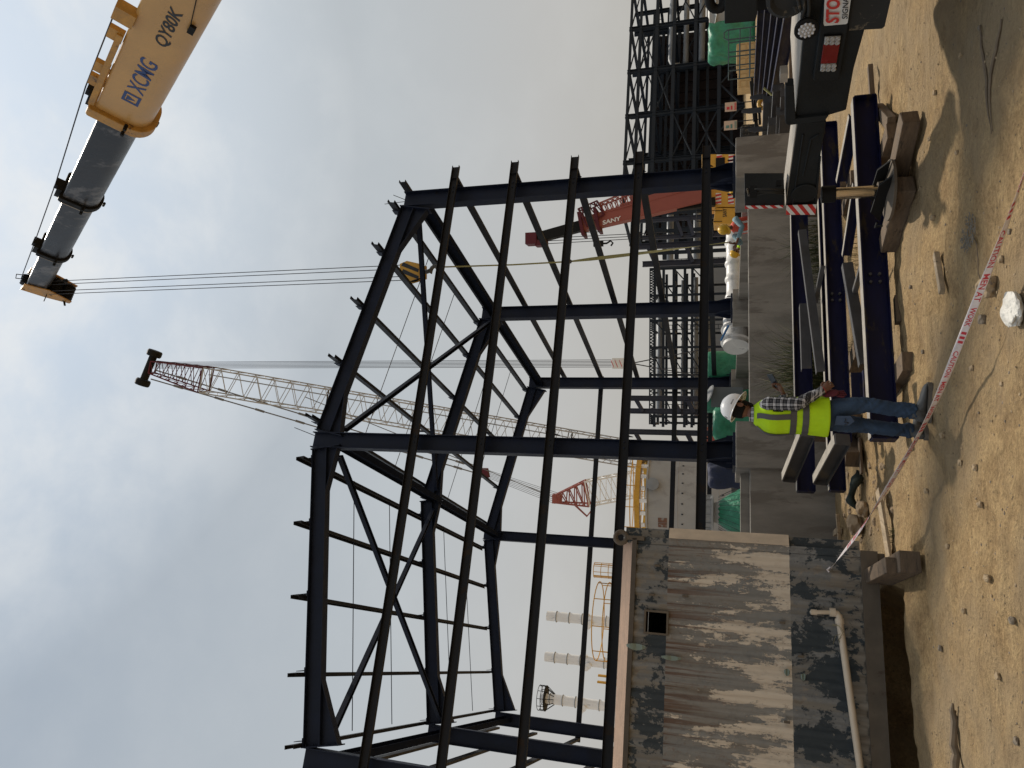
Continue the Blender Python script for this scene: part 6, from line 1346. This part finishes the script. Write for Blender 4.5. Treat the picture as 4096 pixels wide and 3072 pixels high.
wpipe(1590, 750, 22.6, 1590, 690, 23.2, .38, (.15, .6), 'shorter white wrapped pipe with a blue streak, beside the square green tarpaulin')
k = MB(); c = aty(1574, 722, 22.4); k.path([c + V((0, -.22, .1)) + V((t * .45 - .2, -.015 * cos(t * 3), .12 - t * .22)) for t in (0, .3, .6, 1)], .035, 6); tag(k.build('blue_wrap', mat('blue_wrap', (.03, .15, .36), .5), origin=c), 'blue plastic strip on the shorter white pipe', 'wrapping')
# crates, trolley, covered lorry load, tyre, posters
def crate(x, y0, y1, D, ht, label):
    a, b = yd(x, y1, D), yd(x, y0, D); o = thing('wooden_crate', (a + b) / 2, label, 'crate'); k = MB(); k.cube(a, V((b.x, D + 1.2, ht))); k.build('panels', M['crate'], o); k = MB()
    for z in (0.02, ht - .14): k.cube(V((a.x - .02, D - .03, z)), V((b.x + .02, D + .01, z + .12)))
    n = 3
    for i in range(n + 1): xx = a.x + (b.x - a.x) * i / n; k.cube(V((xx - .05, D - .035, .14)), V((xx + .05, D + .01, ht - .14)))
    k.cube(V((a.x, D - .03, ht * .48)), V((b.x, D + .01, ht * .48 + .1))); k.build('battens', mat('crate_batten', (.44, .30, .14), .8, 0, .2, 6), o); return o
crate(1625, 92, 138, 48, 1.2, 'pale plywood crate right behind the cage trolley'); crate(1625, 140, 186, 47.4, 1.12, 'pale wooden crate with horizontal boards, beside another crate')
o = tarp(yd(1590, 90, 52), 1.3, 1.2, 3.0, 'green tarpaulin pulled over the end of a white framed load beside the plant building', .75, lump=.22, seed=13)
k = MB(); p = yd(1590, 30, 51.6); k.cube(p + V((-1.6, 0, .9)), p + V((3.4, 1.8, 2.95))); c = k.build('lorry_body', M['tank'], origin=p); tag(c, 'pale ribbed steel load under clear plastic sheeting', 'load'); k = MB()
for i in range(6): k.cube(p + V((-1.6 + i, -.08, .9)), p + V((-1.5 + i, -.01, 2.95)))
c.parent = None; rr_ = k.build('rib', M['far2'], c)
k = MB(); R = [[p + V((-1.8 + 5.4 * i / 12, y_, 2.98 + .25 * noise.noise(V((i * .9, y_ * 2, 4))) + (.0 if abs(y_ - .9) < .8 else -.35))) for y_ in (-.25, .1, .9, 1.7, 2.0)] for i in range(13)]
k.add([q for r_ in R for q in r_], [(i * 5 + j, i * 5 + j + 1, i * 5 + 6 + j, i * 5 + 5 + j) for i in range(12) for j in range(4)]); k.build('sheeting', M['sack'], c, smooth=True)
p = yd(1650, 100, 35); tr = thing('cage_trolley', p, 'teal wire cage trolley with hooped handle standing in front of the crates', 'trolley'); k = MB(); k.cube(p + V((-.95, 0, .12)), p + V((.95, 1.0, .32))); k.build('base', M['teal'], tr)
k = MB()
for x in (-.95, -.3, .35, .95): k.tube(p + V((x, 0, .3)), p + V((x, 0, 1.7)), .028, 6); k.tube(p + V((x, 1, .3)), p + V((x, 1, 1.7)), .028, 6)
for z in (.75, 1.2, 1.7): k.tube(p + V((-.95, 0, z)), p + V((.95, 0, z)), .028, 6); k.tube(p + V((-.95, 1, z)), p + V((.95, 1, z)), .028, 6)
for z in (.75, 1.7): k.tube(p + V((-.95, 0, z)), p + V((-.95, 1, z)), .028, 6)
k.path([p + V((.5, 0, 1.25)), p + V((.5, 0, 1.75)), p + V((.6, 0, 1.9)), p + V((.85, 0, 1.9)), p + V((.95, 0, 1.75)), p + V((.95, 0, 1.3))], .03, 6); k.build('cage', M['teal'], tr); k = MB()
for x in (-.7, .7): k.lathe(p + V((x, .1, .12)), [(.05, -.04), (.12, -.04), (.12, .04), (.05, .04)], V((0, 1, 0)), 12)
k.build('wheel', M['rubber'], tr)
p = yd(1620, 303, 45); k = MB(); k.lathe(p, [(.45, .05), (.50, .02), (.78, .0), (.83, .15), (.85, .5), (.83, .85), (.78, 1.0), (.5, .98), (.45, .95), (.40, .5)], V((0, 0, 1)), 36)
for i in range(24): a = 2 * pi * i / 24; k.box(p + V((.85 * cos(a), .85 * sin(a), .3 + .4 * (i % 2))), V((cos(a), sin(a), 0)) * .05, V((-sin(a), cos(a), 0)) * .06, UZ * .22)
tag(k.build('tyre', M['rubber'], origin=p, smooth=False), 'big dusty lugged tyre lying flat on the ground', 'tyre')
for x0, x1, y0, y1, lb, mm in ((1564, 1592, 262, 279, 'pink safety poster on a stand in front of the plant building', 'poster'), (1566, 1591, 222, 239, 'second safety poster on a stand, with red printing', 'posterg')):
    a, b = aty(x1, y1, 44), aty(x0, y0, 44); o = thing('poster_board', V((a.x, 44, 0)), lb, 'sign'); k = MB(); k.cube(V((a.x, 44, a.z)), V((b.x, 44.04, b.z))); k.build('board', M['poster'], o); k = MB()
    w_, h_ = b.x - a.x, b.z - a.z
    for u0, u1, v0, v1 in ((.1, .9, .04, .10), (.1, .9, .14, .18), (.15, .6, .35, .5), (.2, .5, .6, .85)): k.cube(V((a.x + w_ * u0, 43.985, a.z + h_ * v0)), V((a.x + w_ * u1, 43.995, a.z + h_ * v1)))
    k.build('printing', M['posterg'] if mm == 'poster' else M['redtxt'], o); k = MB()
    for x in (a.x + .06, b.x - .06): k.tube(V((x, 44.05, 0)), V((x, 44.05, b.z)), .03, 6)
    k.build('stand', M['far'], o)
# bundle of beams behind the crane
def pxbeam(p, q, da, db, D, F, name, lb, grp=None, kind='i', m='steel2', cat='steel beam'):
    a, b = aty(p[0], p[1], da), aty(q[0], q[1], db); k = MB()
    k.ibeam(a, b, D, F, .016, .012) if kind == 'i' else k.chan(a, b, D, F, .010)
    o = k.build(name, M[m], origin=a); tag(o, lb, cat, grp); d = (b - a).normalized(); dd, sd, u = frame(d); k = MB(); k.box(a - d * .006, d * .006, sd * F * .6, u * D * .55); k.build('end_plate', M[m], o); return o
BL = 'dark blue beam in the bundle stacked behind the truck crane'; BG = 'beams stacked behind the truck crane'
for i, (x0, x1) in enumerate(((1652, 1637), (1668, 1646), (1684, 1655), (1700, 1664), (1716, 1673))):
    pxbeam((x0, -10), (x1, 215), 14.6 - .35 * i, 21.5 - .5 * i, .24, .20, 'stacked_beam', BL, BG)
CL = 'dusty channel lying on the bundle of beams next to the concrete pedestal'; CG = 'channels on the beam bundle'
for p, q, da in (((1660, 215), (1655, 330), 17.6), ((1682, 190), (1672, 325), 16.6), ((1690, 240), (1686, 330), 15.8), ((1672, 262), (1664, 335), 17.0), ((1700, 200), (1692, 330), 15.2)):
    pxbeam(p, q, da, da + 2.2, .22, .14, 'stacked_channel', CL, CG, 'c', 'dull', 'steel channel')
timber(V((7.4, 16.5, .10)), (1, .1), 3.2, .2, .18, 'timber bearer under the bundle of beams behind the crane'); timber(V((8.3, 20.5, .10)), (1, .1), 3.4, .2, .18, 'far timber bearer under the bundle of beams behind the crane')
for x, y, D, lb in ((1652, 112, 21, 'yellow lifting eye standing up from the beam bundle near the trolley'), (1650, 224, 20, 'second yellow lifting eye on the beam bundle, further from the trolley')):
    c = aty(x, y, D); R = [c + V((.12 * cos(a), 0, .12 * sin(a))) for a in [i * pi / 9 for i in range(18)]]; k = MB(); k.path(R, .055, 8, True); k.box(c - UZ * .22, V((.16, 0, 0)), V((0, .03, 0)), UZ * .12); tag(k.build('lifting_eye', M['yellow2'], origin=c), lb, 'lifting eye')
for x, y, D in ((1636, 215, 19.5), (1618, 245, 19.2), (1632, 285, 18.8)):
    c = aty(x, y, D); k = MB(); k.prism([c, c + V((.04, 0, .18)), c + V((.10, 0, .18)), c + V((.13, 0, 0)), c + V((.13, 0, -.3)), c + V((0, 0, -.3))], V((0, .03, 0))); tag(k.build('gusset_plate', M['dull'], origin=c), 'upright steel gusset plate sticking up from the beam bundle', 'steel plate', 'gusset plates on the beam bundle')
k = MB(); c = aty(1650, 190, 18.6); k.path([c, c + V((-.2, 0, -.2)), c + V((-.5, -.1, -.15)), c + V((-.45, -.1, -.42)), c + V((-.1, -.05, -.38))], .03, 6); tag(k.build('loose_sling', M['strap'], origin=c), 'slack yellowish sling looped over the beam bundle', 'sling')
for i in range(7):
    c = yd(1630, 195 + 9 * i, 38 + (i % 3)); k = MB(); k.bar(c + V((-.9, 0, .15 + .10 * (i % 4))), c + V((1.3, .6, .25 + .12 * (i % 4))), .14, .12); tag(k.build('scrap_section', M['craned'], origin=c), 'dark steel section dumped in the heap between trolley and tyre', 'steel section', 'dumped steel sections')
k = MB(); c = yd(1640, 230, 31); vs = []
for j in range(9):
    for i in range(24): a = 2 * pi * i / 24; t = j / 8; vs.append(c + V((cos(a) * 4.0 * (1 - t), sin(a) * 2.2 * (1 - t), .5 * t ** .8 + .15 * noise.noise(V((cos(a) * 3, sin(a) * 3, t * 3))) * (1 - t) - .05)))
k.add(vs, [(j * 24 + i, j * 24 + (i + 1) % 24, (j + 1) * 24 + (i + 1) % 24, (j + 1) * 24 + i) for j in range(8) for i in range(24)]); tag(k.build('dirt_mound', M['soil'], origin=c, smooth=True), kind='structure')
# ------------------------------------------------------------------ caution tape
ta, tb = atk(1797, 1226, .02), aty(2212, 372, 4.55); tb = ta + (tb - ta) * 1.22
tp_ = thing('caution_tape', ta, 'white barricade tape with red lettering stretched low from the container past the man', 'tape')
td = tb - ta; TL = td.length; tdn = td.normalized()
def tape_pt(s, v):                                   # s metres along from the container, v across (-.5 .. .5)
    t = s / TL; c = ta + td * t - UZ * (.16 * sin(pi * min(t / .82, 1.1))); 
    ang = .55 + .9 * sin(s * 1.15 + .4) * .6 + .35 * sin(s * 2.7); sd, up_ = tdn.cross(UZ).normalized(), UZ
    q_ = max(0, min(1, (s - 1.8) / 2.2)); wd = .074 * (1 - .45 * math.exp(-s * 2.2)) * (1 - .36 * q_); fold = .012 * sin(s * 3.1 + v * 3) * v
    return c + (up_ * cos(ang) + sd * sin(ang)) * v * wd + sd.cross(tdn) * fold
n = 150; k = MB(); k.add([tape_pt(TL * i / n, j / 4 - .5) for i in range(n + 1) for j in range(5)], [(i * 5 + j, i * 5 + j + 1, i * 5 + 6 + j, i * 5 + 5 + j) for i in range(n) for j in range(4)])
sf = k.build('film', M['tape'], tp_, smooth=True); wm = sf.modifiers.new('thickness', 'SOLIDIFY'); wm.thickness = .0012
def tape_letters(txt, s0, ln_, name):
    vs, fs = text_verts(txt, 1, .02, 2); x0, x1 = min(v.x for v in vs), max(v.x for v in vs); y0, y1 = min(v.y for v in vs), max(v.y for v in vs); q = MB()
    for sg in (-1, 1):
        pts = []
        for v in vs:
            s = s0 - (v.x - x0) / (x1 - x0) * ln_ ; w_ = (v.y - y0) / (y1 - y0) * .68 - .34; p = tape_pt(s, -w_); nn_ = (tape_pt(s + .01, -w_) - p).cross(tape_pt(s, -w_ + .1) - p).normalized(); pts.append(p + nn_ * .0018 * sg)
        q.add(pts, fs)
    return q
q = MB(); s = .55
while s < TL - .3:
    for txt, ln_ in (('III', .12), ('WORK', .19), ('MEN AT', .25), ('CAUTION', .30)):
        if s + ln_ > TL - .05: break
        t_ = tape_letters(txt, s + ln_, ln_, 'x'); q.add(t_.v, t_.f); s += ln_ + .055
    s += .03
q.build('lettering', M['redtxt'], tp_)
k = MB(); k.path([ta + cy * .03, ta + UZ * .02, ta + UZ * .05 - cx * .03, ta + UZ * .03 - cx * .05], .010, 6); k.build('knot', M['tape'], tp_)

# ------------------------------------------------------------------ grass, stones and litter
def grass(c, n, h, spread, label, m='grass', lean=(0, 0), name='grass_tuft', wd=.006):
    k = MB(); c = V(c)
    for i in range(n):
        a, r_ = random.uniform(0, 2 * pi), spread * sqrt(random.random()); b = c + V((r_ * cos(a), r_ * .6 * sin(a), -.02)); hh = h * random.uniform(.35, 1.05) * (1 - .4 * r_ / spread); o = random.uniform(0, 2 * pi); bend = random.uniform(.15, .65) * hh; d = V((cos(o) + lean[0], sin(o) + lean[1], 0)); s = V((-sin(o), cos(o), 0)) * wd * random.uniform(.6, 1.2)
        k.m = 1 if random.random() < .16 else 0; pr = []
        for t in (0, .3, .6, .85, 1): p = b + UZ * hh * (t - .18 * t * t) + d * bend * t * t; q = s * (1 - t * .92); pr += [p - q, p + q]
        k.add(pr, [(2 * j, 2 * j + 1, 2 * j + 3, 2 * j + 2) for j in range(4)])
    return tag(k.build(name, [M[m], M['dry']], origin=c), label, 'grass')
g = aty(1760, 800, 12.6); g.z = .02; grass(g, 620, 1.95, .50, 'tall dense tuft of green grass growing against the plinth wall beside the man', wd=.009)
g = aty(1760, 855, 12.5); g.z = .02; grass(g, 220, 1.7, .30, 'narrow tall tuft of grass at the wall, partly behind the man', wd=.008)
g = aty(1760, 530, 13.0); g.z = .02; grass(g, 320, 1.45, .50, 'loose spreading tuft of dry tipped grass at the wall right of the tall tuft', lean=(-.3, 0), wd=.008)
g = aty(1760, 600, 12.9); g.z = .02; grass(g, 160, 1.2, .45, 'thin sparse tuft of grass at the wall between the other two')
g = atz(1850, 520); grass(g, 130, .28, .5, 'low patch of green grass between the girders near the outrigger', wd=.004)
g = atz(1845, 770); grass(g, 90, .24, .3, 'small grass patch showing between the girders beside the man', wd=.004)
g = atz(1928, 1160, .0); grass(g, 60, .20, .12, 'little grass tuft by the sleepers under the container', wd=.003)
g = atz(1895, 560); grass(g, 40, .15, .3, 'sparse grass at the foot of the nearest girder', wd=.003)
def rock(c, r, m='stone', sq=(1, .8, .6), seed=0.0, sub=3):
    bm = bmesh.new(); bmesh.ops.create_icosphere(bm, subdivisions=sub, radius=1); vs = []
    for v in bm.verts:
        p = v.co.copy(); f_ = 1 + .38 * noise.noise(p * 1.3 + V((seed, seed * 2, 0))) + .14 * noise.noise(p * 3.4 + V((seed, 3, 1))); p *= f_; p.x = max(-.85, min(.85, p.x)); vs.append(V((p.x * sq[0], p.y * sq[1], p.z * sq[2])) * r + V(c))
    fs = [tuple(v.index for v in f.verts) for f in bm.faces]; bm.free(); return vs, fs
def stone(x, y, r, label, m='stone', group=None, sq=(1, .8, .65), sink=.25):
    c = atz(x, y); c.z = gh(c.x, c.y) + r * sq[2] * (1 - sink); k = MB(); v, f = rock(c, r, m, sq, x * .37 + y * .11); k.add(v, f); return tag(k.build('rock', M[m], origin=c, smooth=False), label, 'rock', group)
stone(2146, 620, .085, 'rounded brown stone lying near the tape, the largest loose stone', sq=(1, .7, .75))
stone(1860, 1135, .16, 'jagged earth clod beside the tape near the container', 'soil'); stone(1870, 1100, .12, 'smaller jagged earth clod next to the tape', 'soil')
stone(2120, 690, .04, 'small grey stone just right of the man, close to the tape', 'darkstone')
SL = 'small stone lying loose on the open sand beyond the tape and plank'
for x, y, r in ((2170, 560, .03), (2185, 500, .022), (2100, 795, .026), (2160, 830, .02), (2075, 1000, .03), (2120, 1090, .028), (2050, 1180, .026), (2140, 1250, .03), (2180, 1340, .03), (2090, 1320, .024), (2030, 1400, .03), (2150, 1460, .028), (2060, 1540, .03), (2190, 1600, .028), (2110, 1010, .03), (2020, 200, .026), (2060, 330, .02), (2075, 120, .022), (2005, 300, .024), (2000, 1060, .03), (2040, 940, .03), (1990, 760, .024), (1975, 620, .022), (2010, 470, .03), (2115, 60, .02)):
    stone(x, y, r, SL, random.choice(('stone', 'stone', 'darkstone')), 'small stones on the open sand', sq=(1, random.uniform(.6, 1), random.uniform(.5, .8)))
# gravel: far too many pebbles to count
k = MB(); base_ = rock((0, 0, 0), 1, sub=1)
for i in range(3400):
    y = random.uniform(4.3, 11.5) if i % 3 else random.uniform(4.3, 7.5); x = random.uniform(-.62, .62) * y; c = V((x, y, gh(x, y))); r = .004 + .011 * random.random() ** 5; a = random.uniform(0, 6.28); sx_, sz = random.uniform(.6, 1.2), random.uniform(.45, .9); k.m = random.choice((0, 0, 0, 0, 1))
    k.add([c + V((cos(a) * v.x * sx_ - sin(a) * v.y, sin(a) * v.x * sx_ + cos(a) * v.y, v.z * sz + .25)) * r for v in base_[0]], base_[1])
tag(k.build('gravel', [M['stone'], M['darkstone']]), kind='stuff')
# clods by the wall
k = MB()
for i in range(260):
    y = random.uniform(8.9, 12.2); x = random.uniform(-3.2, .3); c = V((x, y, gh(x, y))); r = .015 + .05 * random.random() ** 3; v, f = rock(c, r, sq=(1, .8, .6), seed=i * 1.3, sub=2); k.add(v, f)
tag(k.build('rubble', M['soil']), kind='stuff')
# twisted cloth, sack, stick, ash, wire
c = atz(1858, 1052, .0) ; k = MB(); R = []
for i in range(22):
    t = i / 21; p = c + cx * (.55 * t - .3) + cy * (.10 * sin(t * 7)) + UZ * (.06 + .05 * sin(t * 5)); R.append([p + V((0, cos(a), sin(a) * .8)) * (.075 + .03 * sin(t * 11) + .025 * noise.noise(V((t * 6, cos(a) * 2, sin(a) * 2)))) * (sin(pi * min(max(t, .04), .96)) ** .4) for a in [2 * pi * j / 16 for j in range(16)]])
k.rings(R); tag(k.build('cloth', M['cloth'], origin=c, smooth=True), 'dark crumpled cloth lying on the ground near the girder ends', 'cloth')
c = atz(2206, 668); c.z = gh(c.x, c.y) + .04; k = MB(); v, f = rock(c, .125, sq=(1, .8, .36), seed=4.4, sub=4); v = [p + V((noise.noise(p * 19), noise.noise(p * 19 + V((3, 1, 0))), noise.noise(p * 21 + V((0, 5, 2))))) * .010 for p in v]; k.add(v, f); tag(k.build('sack', M['sack'], origin=c), 'crumpled white plastic sack lying on the sand', 'sack')
c0, c1 = atz(2065, 1520), atz(2072, 1690); k = MB(); k.path([c0 + (c1 - c0) * t + V((.02 * sin(t * 9), 0, .02 + gh(0, 6) + .01 * sin(t * 17))) for t in [i / 8 for i in range(9)]], .03, 8, rs=[.008, .02, .03, .026, .032, .028, .034, .03, .03]); tag(k.build('root', M['dead'], origin=c0), 'dark dry root lying on the sand below the container', 'root')
for (a, b, cc), lb in ((((2118, 55), (2140, 180), (2145, 290)), 'long dry stem on the sand under the crane'), (((2165, 40), (2150, 150), (2147, 285)), 'forked dry stem joining another on the sand under the crane'), (((2095, 480), (2110, 560), (2120, 640)), 'thin dark wire on the sand beside the tape')):
    P3 = [atz(*q) for q in (a, b, cc)]; k = MB(); pts = []
    for t in [i / 10 for i in range(11)]: p = P3[0] * (1 - t) ** 2 + P3[1] * 2 * t * (1 - t) + P3[2] * t * t; p.z = gh(p.x, p.y) + .010; pts.append(p + V((.006 * sin(t * 20), 0, 0)))
    k.path(pts, .01, 6, rs=[.003 + .008 * sin(pi * min(t + .1, 1)) for t in [i / 10 for i in range(11)]] if 'wire' not in lb else None) if 'wire' not in lb else k.path(pts, .0035, 5)
    tag(k.build('dry_stem' if 'wire' not in lb else 'wire', M['dead'], origin=P3[0]), lb, 'stem' if 'wire' not in lb else 'wire')
k = MB(); c = atz(2092, 500); c.z = gh(c.x, c.y)
for i in range(160):
    a, r_ = random.uniform(0, 6.28), .14 * sqrt(random.random()); p = c + V((r_ * cos(a), r_ * 1.2 * sin(a), .004)); o = random.uniform(0, 6.28); k.tube(p, p + V((cos(o) * .03, sin(o) * .03, .006)), .0025, 4)
tag(k.build('ash_patch', mat('ash_grey', (.19, .17, .14), .95), origin=c), 'small grey heap of shredded fibre on the sand', 'litter')
